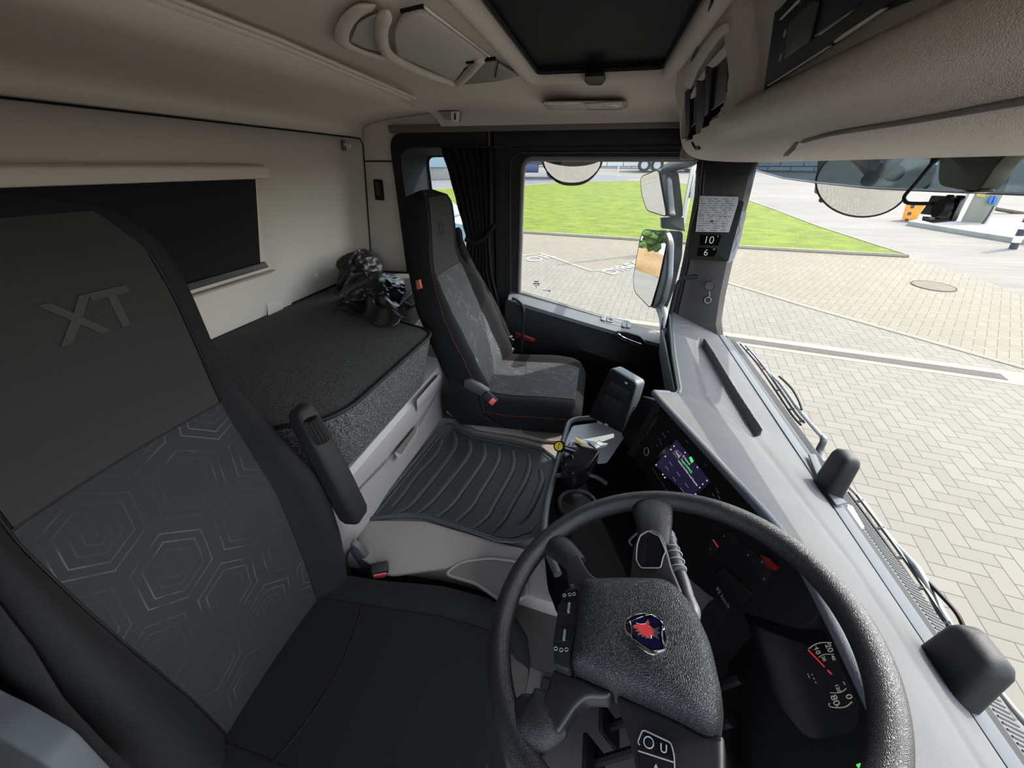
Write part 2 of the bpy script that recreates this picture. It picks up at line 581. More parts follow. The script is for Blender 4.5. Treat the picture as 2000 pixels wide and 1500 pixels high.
M['pave_beige'] = pavers('pave_beige', (.143, .124, .092), (.070, .058, .043), h=.125, rot=.62, herring=True, jw=.034)
def grainy(name, a, b, s1, s2, det=5, rough=.95, streak=(1, 1, 1)):
    m = NT(name); co = m.coord(scale=streak)
    n1 = m.noise(co, s1, det, .65); n2 = m.noise(co, s2, 3, .6)
    t = m.math('ADD', m.math('MULTIPLY', n1, .6), m.math('MULTIPLY', n2, .4))
    c = m.mix(m.step(t, .38, .62), tuple(a)+(1,), tuple(b)+(1,))
    m.bsdf(c, rough, 0, m.bump(n1, .3, .01), .15)
    return m.m
M['grass'] = grainy('grass', (.042, .066, .003), (.128, .155, .014), 26, 2.4, streak=(.7, 1.5, 1))
M['concrete'] = grainy('concrete', (.112, .103, .090), (.158, .146, .128), 3, .25, streak=(.25, 2.2, 1))
M['asphalt'] = grainy('asphalt', (0.0936, 0.0936, 0.0975), (0.117, 0.117, 0.1209), 30, .8)
M['kerb'] = grainy('kerb', (.185, .165, .125), (.23, .205, .16), 20, 2)
M['drain'] = grainy('drain', (.062, .054, .050), (.078, .070, .065), 60, 3)
M['iron'] = grainy('iron', (.10, .085, .06), (.13, .11, .08), 30, 4)
M['road_paint'] = plastic('road_paint', (.25, .25, .235), .8)
M['block_wall'] = grainy('block_wall', (0.198, 0.1914, 0.1716), (0.2508, 0.2442, 0.2178), 4, .6)
M['orange'] = plastic('orange', (.75, .26, .02), .5)
M['safety_yellow'] = plastic('safety_yellow', (.62, .48, .05), .5)
M['steel'] = plastic('steel', (.20, .20, .155), .45)
M['blue_sign'] = plastic('blue_sign', (.02, .14, .45), .4)
M['car_blue'] = plastic('car_blue', (.16, .24, .28), .25, coat=.6)
M['truck_dark'] = plastic('truck_dark', (.03, .032, .04), .5)
M['truck_blue'] = plastic('truck_blue', (.03, .035, .10), .4)
M['tyre'] = plastic('tyre', (.02, .02, .02), .8)
M['hub'] = plastic('hub', (.35, .35, .35), .5)
M['foliage'] = grainy('foliage', (.02, .045, .012), (.06, .10, .025), 3, .7)
M['sand'] = grainy('sand', (.16, .10, .05), (.20, .135, .07), 4, .6)
#MARK_GEOMETRY
# ================================================================== THE CAB SHELL
def S_(o, name=None):
    o['kind'] = 'structure'
    return o
YL, YR = 2.0, -.13               # far (passenger) side and near (driver) side
def xz(pts, y): return [V((x, y, z)) for x, z in pts]

# floor of the footwells and the engine tunnel between the seats
b = MB(); b.box((-.3, .93, -1.36), (2.0, 2.3, .06))
S_(b.build('floor', M['tunnel']))
def roof_z0(y):
    return interp([(0, .245), (.52, .245), (.60, .244), (.645, .222), (.69, .205), (.76, .199), (.92, .197), (.99, .185), (1.04, .160), (1.075, .13)], abs(y-.93))[0]
# rear wall: leans back a little towards the bunk; the window opening sits behind the blind
wall_prof = [(-1.262, -1.33), (-1.262, -.56), (-1.25, -.41), (-1.205, .0), (-1.19, .125)]
b = MB()
ys = [YR, .3, .9, 1.36, 1.42, 1.70, 1.76, 1.93, 1.985, YL+.01]
rows = []
for y in ys:
    r = []
    for x, z in wall_prof:
        d = 0
        if .3 <= y <= 1.36: d = .018 if -.45 < z < .01 else .0
        if y in (1.42, 1.70): d = -.018 if -.45 < z < .1 else 0
        if y > 1.95: d = .03
        r.append((x+d, y, z))
    rows.append(r)
b.grid(rows)
w = b.build('wall_rear', M['wall_trim'], smooth=60, solid=-.03)
S_(w)
# upper rear: the coving between wall and roof, with the dark joint line along the wall
cov = [(-1.188, .126), (-1.183, .16), (-1.165, .185), (-1.12, .205), (-1.0, .222), (-.86, .234), (-.73, .246)]
b = MB(); b.grid([[(x, y, z) for x, z in cov] for y in (YR, .9, 1.9, 1.965, YL)])
S_(b.build('trim_1', M['headliner'], smooth=60, solid=.03))
b = MB(); b.tube([(-1.188, YR, .119), (-1.188, 1.935, .119), (-1.160, 1.965, .114), (-1.158, 1.98, .09), (-1.216, 1.98, -.41), (-1.228, 1.98, -.55)], .0030, 6)
S_(b.build('trim_2', M['black']))
b = MB(); b.tube([(-1.18, 1.994, .022), (-.985, 1.994, .022)], .0035, 6)
S_(b.build('trim_3', M['black']))

# passenger side wall behind the door: grey panel
b = MB()
b.plate(xz([(-1.30, -1.35), (-1.30, .34), (.7, .34), (.7, .10), (-.52, .10), (-.99, .11), (-1.01, -.10), (-.98, -.30), (-.93, -.42), (-.8, -.62), (-.50, -.70), (-.50, -1.35)], YL), [], (0, .05, 0))
S_(b.build('wall_left', M['wall_trim'], smooth=None))
b = MB()
b.box((-.33, 1.985, .150), (1.36, .03, .030), bev=.004)
b.tube([(-.54, 1.985, .205), (-.535, 1.98, .17), (-.53, 1.978, .14), (-.53, 1.978, .03)], .003, 6)
S_(b.build('trim_4', M['overhead_dark']))
# black surround of the small side window behind the door, with its deep blue-grey reveal
rr_out = fillet(xz([(-1.02, -.66), (-1.02, .135), (-.51, .135), (-.51, -.66)], 1.985), [.05, .07, .005, .005], 6)
rr_in = fillet(xz([(-.965, -.62), (-.975, .075), (-.56, .075), (-.56, -.62)], 1.985), [.06, .07, .01, .02], 6)
rr_glass = fillet(xz([(-.86, -.55), (-.885, .045), (-.56, .045), (-.56, -.55)], 2.10), [.06, .04, .01, .02], 6)
b = MB(); b.plate(rr_out, [rr_in], (0, .012, 0)); w2 = S_(b.build('window_1', M['black_soft'], smooth=None))
b = MB(); b.loft([rr_in, rr_glass], caps=False); b.build('window_reveal', M['recess_blue'], w2, smooth=50)
b = MB(); b.tube(rr_glass, .006, 6, close=True); b.build('window_seal', M['black'], w2)
b = MB(); b.prism(rr_glass, (0, .004, 0)); b.build('pane', M['pane'], w2, smooth=None)

# ------------------------------------------------------------------ passenger door
ins = [(-.378, -.585), (-.374, .008), (.388, .004), (.402, -.77), (.33, -.755)]
hole = fillet(xz([(-.384, -.583), (-.372, .030), (.405, .026), (.415, -.775)], 1.975), [.012, .05, .05, .01], 6)
outer = xz([(-.455, -1.34), (-.455, .055), (-.43, .075), (.46, .075), (.47, -1.34)], 1.975)
b = MB()
b.plate(outer, [hole], (0, .045, 0))
door = S_(b.build('door_1', M['black_soft'], smooth=None))
b = MB(); b.tube(hole, .011, 8, close=True); b.build('window_seal', M['seal_grey'], door)
b = MB(); b.tube(fillet(xz([(-.43, -.60), (-.43, .052), (.5, .050)], 1.968), [0, .06, 0], 6), .005, 6); b.build('door_seal', M['dark'], door)
b = MB(); b.prism(fillet(xz([(-.384, -.583), (-.372, .030), (.405, .026), (.415, -.775)], 2.0), [.012, .05, .05, .01], 6), (0, .004, 0))
b.build('pane', M['pane'], door, smooth=None)
# header over the door and the B post
b = MB()
b.prism(xz([(-.525, .152), (.34, .152), (.34, .062), (-.44, .062), (-.455, .04), (-.455, -1.3), (-.52, -1.3)], 1.985), (0, .03, 0), bev=.004)
b.tube([(-.42, 1.98, .075), (.34, 1.98, .071)], .003, 6)
S_(b.build('trim_5', M['black_soft'], smooth=30))
# sill that dips towards the front, then the dark lower panel with its scoops
def sillz(x): return -.588-.225*(x+.39)
b = MB()
rows = []
for i in range(15):
    x = -.43+.86*i/14
    z = sillz(x)
    w_ = .075+.012*math.sin((x+.4)*3)
    rows.append([(x, 1.972, z+.004), (x, 1.955, z+.003), (x, 1.972-w_, z-.018), (x, 1.972-w_-.004, z-.035), (x, 1.96, z-.06)])
b.grid(rows); b.build('window_sill', M['door_sill'], door, smooth=50)
b = MB()
rows = []
for i in range(33):
    x = -.44+.88*i/32
    z = sillz(x)
    bulge = .055*math.exp(-((x-.12)/.24)**2)
    rows.append([(x, 1.895, z-.025), (x, 1.885, z-.05), (x, 1.875-bulge*.3, z-.10), (x, 1.878-bulge, z-.15), (x, 1.895-bulge*.4, z-.22), (x, 1.93, z-.30), (x, 1.94, z-.45), (x, 1.93, -1.33)])
b.grid(rows); b.build('door_card', M['door_dark'], door, smooth=50)
# pull scoop (dark hollow with a lip), handle, switches, red reflector, speaker
b = MB()
pts = [onp(x, y, (0, 1.868, 0), (0, 1, .25)) for x, y in [(1111, 628), (1125, 626), (1150, 633), (1178, 643), (1196, 652), (1194, 662), (1172, 669), (1145, 667), (1120, 655), (1110, 642)]]
b.prism(fillet(pts, .012, 3), (0, -.008, 0), bev=.002); b.build('pull_pocket', M['panel_black'], door)
b = MB(); b.tube(fillet(pts, .012, 3), .0025, 6, close=True); b.build('pocket_lip', M['dark'], door)
b = MB(); hp = [onp(x, y, (0, 1.86, 0), (0, 1, 0)) for x, y in [(1206, 652), (1214, 659), (1235, 668), (1258, 676)]]
b.tube(smooth_path(hp, 5), [.003]+[.008]*14+[.004], 8, flat=(.6, 1.1)); b.build('door_handle', M['chrome'], door)
b = MB(); hp = [onp(x, y, (0, 1.868, 0), (0, 1, 0)) for x, y in [(1203, 648), (1222, 649), (1250, 657), (1266, 674), (1240, 674), (1212, 663)]]
b.prism(fillet(hp, .01, 3), (0, .02, 0), bev=.002); b.build('handle_cup', M['black'], door)
def sill_pt(px, py, up=.0):
    return onp(px, py, (0, 1.93, sillz(0)-.006+up), (.225, -.22, 1))
def quad_on(fn, q, h, mat, parent, name, bev=.0012, r=.002):
    m_ = MB(); P4 = [fn(*p) for p in q]
    nrm = (P4[1]-P4[0]).cross(P4[2]-P4[1]).normalized()
    if nrm.dot(P4[0]) > 0: nrm = -nrm            # towards the cab's inside
    m_.prism(fillet(P4, r, 3), nrm*h, bev=bev); return m_.build(name, mat, parent)
pl_ = quad_on(sill_pt, [(1172, 615), (1230, 628), (1232, 643), (1176, 630)], .003, M['door_sill'], door, 'switch_plate')
for q in ([(1174, 617), (1184, 619), (1182, 628), (1173, 625)], [(1185, 619), (1198, 622), (1196, 630), (1184, 628)], [(1215, 630), (1222, 632), (1221, 640), (1214, 638)], [(1224, 631), (1231, 633), (1230, 641), (1223, 640)]):
    s_ = quad_on(lambda x, y: sill_pt(x, y, .004), q, .004, M['housing_light'], door, 'window_switch')
quad_on(lambda x, y: sill_pt(x, y, .009), [(1190, 621), (1197, 623), (1196, 627), (1190, 625)], .0006, M['black'], door, 'switch_mark', 0, .0005)
quad_on(lambda x, y: onp(x, y, (0, 1.90, 0), (0, 1, 0)), [(1004, 645), (1021, 649), (1048, 658), (1047, 673), (1020, 667), (1004, 660)], .012, M['black'], door, 'reflector_frame', .002, .004)
rf = quad_on(lambda x, y: onp(x, y, (0, 1.887, 0), (0, 1, 0)), [(1006, 648), (1021, 652), (1045, 661), (1044, 669), (1020, 663), (1006, 657)], .004, M['red_dark'], door, 'reflector')
rf['label'] = 'dark red reflector'
# stickers printed on the glass at its lower rear corner
def glass_pt(px, py): return at(px, py, 'y', 1.997)
for q in ([(1043, 549), (1052, 549), (1052, 551), (1043, 551)], [(1041, 553), (1054, 553), (1054, 555), (1041, 555)], [(1044, 557), (1046, 557), (1046, 559), (1044, 559)], [(1050, 556), (1053, 556), (1053, 558), (1050, 558)], [(1047, 556), (1048, 556), (1048, 563), (1047, 563)], [(1059, 566), (1075, 568), (1075, 569), (1059, 567)]):
    quad_on(glass_pt, q, .0004, M['ink'], door, 'glass_marking', 0, 0)
quad_on(glass_pt, [(1071, 566), (1075, 567), (1075, 570), (1071, 569)], .0004, M['paper'], door, 'glass_marking', 0, 0)

# grab bar low by the door's rear edge and grab bar on the A pillar
b = MB(); b.tube(smooth_path([at(x, y, 'y', 1.88) for x, y in [(1000, 583), (1010, 586), (1019, 595), (1023, 612), (1021, 650), (1016, 705)]], 5), .0085, 8)
tag(b.build('grab_handle', M['black_soft']), 'black tubular grab handle on the rear edge of the door, beside the seat', 'handle')
b = MB(); b.tube(smooth_path([at(x, y, 'y', 1.90) for x, y in [(1362, 541), (1345, 542), (1330, 547), (1322, 560), (1312, 600), (1303, 640)]], 5), .010, 8)
tag(b.build('grab_handle', M['black_soft']), 'black bent grab handle on the windscreen pillar above the dashboard end', 'handle')

# ------------------------------------------------------------------ A pillar, front wall, driver side
pil = [at(x, y, 'y', 1.93) for x, y in [(1394, 312), (1387, 385), (1362, 512), (1346, 580), (1331, 640), (1325, 690)]]
pir = [at(x, y, 'y', 1.90) for x, y in [(1463, 312), (1446, 385), (1413, 517), (1400, 580), (1393, 630), (1402, 690)]]
b = MB()
rows = []
for a_, c_ in zip(pil, pir):
    mid = (a_+c_)/2
    rows.append([a_+V((-.045, .055, 0)), a_+V((-.022, .04, 0)), a_+V((-.018, .0, 0)), a_, a_*.55+c_*.45+V((0, -.012, 0)), c_, c_+V((.02, .02, 0)), c_+V((.0, .13, 0))])
b.grid(rows)
S_(b.build('trim_6', M['pillar'], smooth=35, solid=.02))
b = MB()
for dx, r_ in ((-.020, .006), (-.036, .007)):
    b.tube([p+V((dx, .005, 0)) for p in pil], r_, 8)
S_(b.build('trim_7', M['black_soft']))
b = MB(); tp = at(1452, 336, 'y', 1.90); b.box(tp+V((-.045, .0, 0)), (.12, .04, .004)); S_(b.build('trim_8', M['black']))
# front wall under the windscreen and the near side of the cab (door with its own open view out)
b = MB(); b.box((.70, .93, -1.09), (.05, 2.3, .60)); S_(b.build('wall_front', M['black_soft']))
b = MB()
b.plate(xz([(-1.30, -1.38), (-1.30, .45), (.7, .45), (.7, -1.38)], YR), [xz([(-.42, -1.32), (-.42, .12), (.60, .12), (.62, -1.32)], YR)], (0, -.05, 0))
S_(b.build('wall_right', M['wall_trim'], smooth=None))

# windscreen
def wsx(z): return .668-.10*(z+.72)
b = MB()
rows = []
for i in range(13):
    y = YR+.02+(YL-YR-.02)*i/12
    cv = -.05*((y-.93)/1.06)**4
    rows.append([(wsx(z)+cv+.02, y, z) for z in (-.735, -.3, .12)])
b.grid(rows)
S_(b.build('window_2', M['pane'], smooth=60))

# ------------------------------------------------------------------ roof
HX0, HX1, HY0, HY1 = -.262, .155, .45, 1.52
def roof_z(y):
    d = abs(y-.93)
    return interp([(0, .245), (.52, .245), (.60, .244), (.645, .222), (.69, .205), (.76, .199), (.92, .197), (.99, .185), (1.04, .160), (1.075, .13)], d)[0]
b = MB()
xs = [-.75, -.6, -.45, -.36, HX0, -.15, 0, HX1, .22, .28]
ys = [YR, -.1, 0, .1, .17, .24, .285, .33, .40, HY0, .7, .95, 1.2, 1.4, HY1, 1.545, 1.575, 1.62, 1.69, 1.77, 1.85, 1.90, 1.93, 1.96, 1.99, 2.01]
vv = {}
for i, x in enumerate(xs):
    for j, y in enumerate(ys):
        vv[i, j] = b.bm.verts.new((x, y, roof_z(y)))
for i in range(len(xs)-1):
    for j in range(len(ys)-1):
        if xs[i] >= HX0-.001 and xs[i+1] <= HX1+.001 and ys[j] >= HY0-.001 and ys[j+1] <= HY1+.001: continue
        b.bm.faces.new((vv[i, j], vv[i+1, j], vv[i+1, j+1], vv[i, j+1]))
ce = S_(b.build('ceiling', M['headliner'], smooth=60))
# outer roof over everything
b = MB(); b.box((-.28, .93, .56), (2.05, 2.3, .03)); b.box((.69, .93, .30), (.04, 2.3, .5)); b.box((-1.30, .93, -.4), (.04, 2.3, 1.95)); b.box((.28, .93, .47), (.02, 2.3, .2))
S_(b.build('trim_9', M['overhead_dark']))
# roof hatch: rounded rim, recessed black roller blind with pull tab
rim = fillet([V((HX0, HY0, .246)), V((HX0, HY1, .246)), V((HX1, HY1, .246)), V((HX1, HY0, .246))], .05, 6)
b = MB(); b.tube(rim, .022, 10, close=True, up=(0, 0, 1))
hatch = b.build('roof_hatch', M['headliner'], smooth=60)
tag(hatch, 'roof hatch in the ceiling closed by a black roller blind', 'roof hatch')
b = MB(); b.box((-.055, .985, .275), (.46, 1.14, .012)); b.build('hatch_blind', M['blind'], hatch)
b = MB(); rim2 = fillet([V((HX0+.018, HY0, .255)), V((HX0+.018, HY1-.018, .255)), V((HX1-.018, HY1-.018, .255)), V((HX1-.018, HY0, .255))], .03, 5)
b.tube(rim2, .009, 8, close=True, up=(0, 0, 1)); b.build('blind_seal', M['black'], hatch)
c_ = at(1162, 150, 'z', .236)
b = MB(); b.prism(fillet([at(x, y, 'z', .236) for x, y in [(1143, 140), (1181, 138), (1183, 150), (1176, 158), (1150, 158), (1143, 152)]], .008, 3), (0, 0, -.012), bev=.003); b.build('pull_tab', M['black'], hatch)
# slim black seam between the hatch surround and the overhead console
b = MB(); b.tube([at(x, y, 'z', .232) for x, y in [(1392, 0), (1340, 152), (1333, 160)]], .003, 6); S_(b.build('trim_10', M['black']))
# curtain rail: two ribs across the roof
b = MB()
for dx, r_ in ((-.727, .009), (-.700, .006), (-.75, .005)):
    b.tube([(dx, YR, .229), (dx, .93, .232), (dx, 1.85, .208), (dx, 1.99, .185)], r_, 8, flat=(1.1, .8))
tag(b.build('curtain_rail', M['trim_light'], smooth=60), 'beige ribbed curtain rail crossing the ceiling behind the roof hatch', 'curtain rail')
# reading lamp
lz = .191
lamp = thing('ceiling_lamp', 'oblong clear ceiling lamp between the roof hatch and the passenger door', 'lamp', at(1139, 204, 'z', lz))
def lp(x, y, z=lz): return at(x, y, 'z', z)
b = MB(); b.prism(fillet([lp(*p) for p in [(1056, 197), (1224, 196), (1226, 208), (1210, 213), (1070, 212)]], .02, 5), (0, 0, -.004), bev=.002); b.build('lamp_housing', M['overhead_smooth'], lamp)
b = MB(); b.prism(fillet([lp(*p, lz-.004) for p in [(1061, 199), (1132, 197), (1150, 210), (1074, 210)]], .012, 4), (0, 0, -.006), bev=.003)
for k in range(18):
    a0 = lp(1066+k*4.0, 199, lz-.0105); a1 = lp(1070+k*4.2, 205, lz-.0105)
    b.tube([a0, a1], .0012, 5)
b.build('ribbed_lens', M['lens'], lamp)
b = MB(); b.prism(fillet([lp(*p, lz-.004) for p in [(1142, 201), (1214, 197), (1219, 206), (1205, 210), (1152, 210)]], .012, 4), (0, 0, -.004), bev=.002); b.build('lamp_cover', M['overhead'], lamp)
b = MB(); sp = lp(1193, 207, lz-.008); b.disc(sp, (0, 0, -1), .030, .005, 24, .026); b.build('spot_lens', M['lens'], lamp)
# moulded ceiling pocket behind the hatch: two hoop shaped lips round a lid
pz = .238
pk = thing('ceiling_pocket', 'moulded beige ceiling pocket with hoop shaped lips beside the roof hatch', 'ceiling pocket', at(830, 90, 'z', pz))
def z4(x, y, z=pz): return at(640+x/4.762, y/4.762, 'z', z)
b = MB(); b.tube(smooth_path([z4(*p, .236) for p in [(430, 50), (290, 95), (180, 200), (130, 330), (160, 410), (330, 490), (520, 545), (800, 650), (1060, 760), (1190, 790)]], 5), [.003, .006, .009]+[.012]*40+[.009, .006, .003], 10, flat=(1.2, .45), up=(0, 0, 1)); b.build('outer_lip', M['headliner'], pk, 60)
b = MB(); b.tube(smooth_path([z4(*p, .229) for p in [(560, 110), (515, 200), (500, 330), (530, 450), (600, 530), (850, 660), (1080, 745), (1200, 775), (1300, 690), (1400, 575), (1440, 548)]], 5), [.003, .007, .010]+[.013]*45+[.010, .007, .003], 10, flat=(1.0, .8), up=(0, 0, 1)); b.build('inner_lip', M['headliner'], pk, 60)
b = MB(); b.prism(fillet([z4(*p, .240) for p in [(690, 110), (890, 60), (1510, 525), (1290, 570), (1190, 730), (640, 470), (610, 250)]], .03, 5), (0, 0, -.010), bev=.004); b.build('lid', M['wall_trim'], pk)
b = MB(); b.prism(fillet([z4(*p, .240) for p in [(430, 120), (560, 110), (500, 330), (540, 470), (330, 430), (210, 370), (280, 200)]], .02, 5), (0, 0, -.004), bev=.002); b.build('recess_panel', M['wall_trim'], pk)
b = MB(); b.tube([z4(*p, .229) for p in [(680, 105), (890, 55)]], .003, 6); b.build('lid_gap', M['black'], pk)
b = MB(); b.tube([z4(*p, .229) for p in [(1290, 580), (1560, 545)]], .004, 6); b.build('lid_gap', M['black'], pk)
b = MB(); b.tube([z4(*p, .228) for p in [(1585, 580), (1560, 720)]], .0015, 6); b.build('panel_gap', M['black'], pk)
b = MB(); b.tube([z4(*p, .2285) for p in [(895, 60), (1505, 525)]], .0022, 6); b.build('lid_edge', M['lens'], pk)
b = MB(); b.prism([z4(*p, .236) for p in [(1440, 560), (1550, 550), (1780, 690), (1560, 740), (1240, 770)]], (0, 0, -.006), bev=.002); b.build('end_panel', M['overhead_smooth'], pk)
# small slotted bracket under the roof edge
bc = at(880, 226, 'y', 1.80)
br = thing('belt_bracket', 'small beige slotted bracket under the ceiling above the side window', 'bracket', bc)
b = MB(); b.prism([at(x, y, 'y', 1.80) for x, y in [(855, 217), (895, 217), (893, 236), (866, 232)]], (0, .05, 0), bev=.004); b.build('bracket_body', M['overhead_smooth'], br)
b = MB(); b.prism(fillet([at(x, y, 'y', 1.795) for x, y in [(880, 217), (895, 217), (893, 238), (881, 237)]], .003, 3), (0, .02, 0), bev=.002); b.build('bracket_face', M['trim_light'], br)
b = MB(); b.prism(fillet([at(x, y, 'y', 1.792) for x, y in [(887, 221), (890, 221), (890, 234), (887, 234)]], .001, 2), (0, .006, 0)); b.build('slot', M['black'], br)
# coat hook on the rear wall
hc = at(677, 284, 'x', -1.17)
hk = thing('coat_hook', 'small beige coat hook high on the rear wall by the corner seam', 'hook', hc)
b = MB(); b.box(hc+V((-.015, 0, 0)), (.012, .022, .042), bev=.004); b.build('hook_plate', M['overhead_dark'], hk)
b = MB(); b.tube([hc+V((-.01, 0, .004)), hc+V((.014, 0, -.004)), hc+V((.02, 0, .008))], .006, 8); b.build('hook', M['trim_light'], hk)
# switch on the side wall
sc = at(740, 371, 'y', 1.99)
sw = thing('light_switch', 'narrow black rocker switch on the side wall above the bunk', 'switch', sc)
b = MB(); b.box(sc, (.050, .016, .095), rot=Matrix.Rotation(.06, 3, 'Y'), bev=.007); b.build('bezel', M['black'], sw)
b = MB(); b.box(sc+V((.0, -.009, .004)), (.022, .008, .062), rot=Matrix.Rotation(.06, 3, 'Y'), bev=.003); b.build('rocker', M['dark'], sw)

# ================================================================== REAR WINDOW BLIND
bl = thing('roller_blind', 'black roller blind pulled down over the rear window above the bunk', 'blind', (-1.17, .7, -.15))
b = MB()
hy1 = 1.30
b.prism(fillet([V((-1.20, YR, .006)), V((-1.150, YR, .006)), V((-1.130, YR, -.002)), V((-1.130, YR, -.036)), V((-1.20, YR, -.038))], [0, .008, .008, .004, 0], 3), (0, hy1-YR, 0), bev=.004)
b.build('cassette', M['trim_light'], bl)
p1 = at(499, 350, 'x', -1.15); p2 = at(509, 519, 'x', -1.205)
b = MB(); b.prism([V((-1.15, YR, p1.z)), V((-1.15, p1.y, p1.z)), V((-1.205, p2.y, p2.z)), V((-1.205, YR, p2.z))], (-.002, 0, 0)); b.build('blind_cloth', M['blind'], bl)
b = MB(); b.prism([V((-1.19, YR, p2.z+.012)), V((-1.19, p2.y+.012, p2.z+.012)), V((-1.185, p2.y+.016, p2.z-.008)), V((-1.185, YR, p2.z-.008))], (-.012, 0, 0), bev=.002); b.build('pull_bar', M['dark'], bl)
b = MB(); b.prism([V((-1.17, p1.y, p1.z)), V((-1.17, p1.y+.026, p1.z)), V((-1.225, p2.y+.04, p2.z-.012)), V((-1.225, p2.y+.005, p2.z-.012))], (-.03, 0, 0), bev=.003); b.build('side_guide', M['trim_light'], bl)
b = MB(); b.prism([V((-1.20, YR, -.345)), V((-1.235, YR, -.365)), V((-1.25, YR, -.41)), V((-1.30, YR, -.41)), V((-1.30, YR, -.345))], (0, 1.28-YR, 0), bev=.004); b.build('sill_moulding', M['wall_trim'], bl)
b = MB(); b.prism(fillet([at(x, y, 'x', -1.246) for x, y in [(523, 618), (519, 590), (530, 588), (548, 582), (552, 604)]], .008, 3), (.005, 0, 0), bev=.002)
S_(b.build('trim_11', M['wall_trim']))

# ================================================================== CURTAIN
b = MB()
rows = []
lt = [(290, 862, 963), (345, 880, 963), (395, 893, 963), (440, 905, 962), (462, 911, 958), (475, 912, 958), (530, 905, 962), (600, 925, 978), (665, 940, 992), (760, 955, 1002)]
for i in range(40):
    py = 288+(760-288)*i/39
    l, r = interp([(a, b_, c_) for a, b_, c_ in lt], py)
    A, B = at(l, py, 'y', 1.93), at(r, py, 'y', 1.93)
    row = []
    K = 72
    tight = .6+.4*abs(py-468)/180 if abs(py-468) < 180 else 1
    for k in range(K+1):
        u = k/K
        ph = u*2*PI*7+.5*math.sin(py*.012+u*3)
        am = .014*tight*(1+.4*math.sin(u*9))
        row.append(A+(B-A)*u+V((.003*math.sin(ph*2), am*math.sin(ph)+.008*math.sin(u*5), 0)))
    rows.append(row)
b.grid(rows)
cur = b.build('curtain', M['curtain'], smooth=80, solid=.002)
tag(cur, 'black side curtain gathered by a tie beside the passenger seat headrest', 'curtain')
b = MB(); b.tube(smooth_path([at(x, y, 'y', 1.905) for x, y in [(908, 467), (925, 474), (940, 470), (955, 455), (966, 438)]], 5), .009, 8, flat=(.5, 1.2)); b.build('curtain_tie', M['black'], cur)
b = MB(); b.tube([at(x, y, 'y', 1.955) for x, y in [(800, 287), (985, 287)]], .005, 6)
tag(b.build('curtain_track', M['dark']), 'thin dark curtain track over the side window', 'curtain track')

# ================================================================== BUNK
mo = fillet([V((-1.255, YR, -.51)), V((-1.255, 1.985, -.51)), V((-.86, 1.985, -.51)), V((-.80, 1.42, -.51)), V((-.73, 1.27, -.51)), V((-.535, 1.20, -.51)), V((-.55, .64, -.51)), V((-.68, .575, -.51)), V((-.80, .48, -.51)), V((-.86, YR, -.51))], [.02, .03, .05, .10, .10, .07, .10, .10, .06, .02], 8)
mat_ = thing('bunk_mattress', 'dark grey bunk mattress along the rear wall, black piping round its top', 'mattress', (-.95, .93, -.70))
b = MB()
cen = V((-1.0, .93, 0))
def shrink(p, k, z): 
    d = V((p.x-cen.x, p.y-cen.y, 0)); d.x *= .9; d.y *= .25
    return V((p.x, p.y, z))-d.normalized()*k
b.loft([[shrink(p, .012, -.512) for p in mo], [shrink(p, .05, -.507) for p in mo], [shrink(p, .16, -.504) for p in mo]])
b.build('mattress_top', M['mattress_top'], mat_, 50)
b = MB(); b.loft([[V((p.x, p.y, -.515)) for p in mo], [V((p.x-.015, p.y, -.57)) for p in mo], [V((p.x-.035, p.y, -.64)) for p in mo], [V((p.x-.05, p.y, -.708)) for p in mo]]); b.build('mattress_side', M['mattress_side'], mat_, 50)
b = MB(); b.tube([V((p.x-.002, p.y, -.513)) for p in mo], .0055, 8, close=True); b.build('piping', M['black'], mat_)

cab = thing('bunk_cabinet', 'light grey storage base under the bunk with drawer and push panel', 'cabinet', (-.95, .93, -1.3))
def outl(dx, dy=0, z=0):
    return [V((-1.25, YR, z)), V((-1.25, 1.98, z)), V((-.88, 1.98, z)), V((-.88, 1.40+dy, z)), V((-.66+dx, 1.37+dy, z)), V((-.60+dx, 1.345+dy, z)), V((-.612+dx, .63, z)), V((-.82, .53, z)), V((-.80, YR, z))]
b = MB(); b.loft([fillet(outl(.0, 0, -1.3), [0, 0, 0, 0, .02, .03, .05, .03, 0], 4), fillet(outl(-.0, 0, -.85), [0, 0, 0, 0, .02, .03, .05, .03, 0], 4), fillet(outl(.005, 0, -.83), [0, 0, 0, 0, .02, .03, .05, .03, 0], 4), fillet(outl(.028, .02, -.745), [0, 0, 0, 0, .02, .03, .05, .03, 0], 4), fillet(outl(.028, .02, -.725), [0, 0, 0, 0, .02, .03, .05, .03, 0], 4), fillet(outl(.018, .015, -.708), [0, 0, 0, 0, .02, .03, .05, .03, 0], 4)])
b.build('carcass', M['bunk_grey'], cab, 25)
CX = -.592
def cpt(px, py, dx=0): return at(px, py, 'x', CX+dx)
def fpt(px, py, dx=0):  # on the sloping fascia
    return onp(px, py, (-.5715+dx, 0, -.745), (.083, 0, -.028))
b = MB(); b.tube([cpt(684, 937), cpt(811, 808)], .0022, 6); b.tube([cpt(700, 958), cpt(811, 845), cpt(860, 757)], .002, 6); b.build('panel_gap', M['overhead_dark'], cab)
b = MB(); b.prism(fillet([fpt(x, y) for x, y in [(813, 782), (858, 730), (867, 744), (862, 756), (814, 803)]], .010, 3), (.0025, 0, -.001), bev=.0008); b.build('push_panel', M['bunk_grey'], cab)
dr = b = MB(); b.prism(fillet([cpt(x, y, .004) for x, y in [(770, 884), (817, 827), (815, 848), (788, 888), (778, 898)]], .010, 3), (.002, 0, 0), bev=.0008); drw = b.build('drawer', M['bunk_grey'], cab)
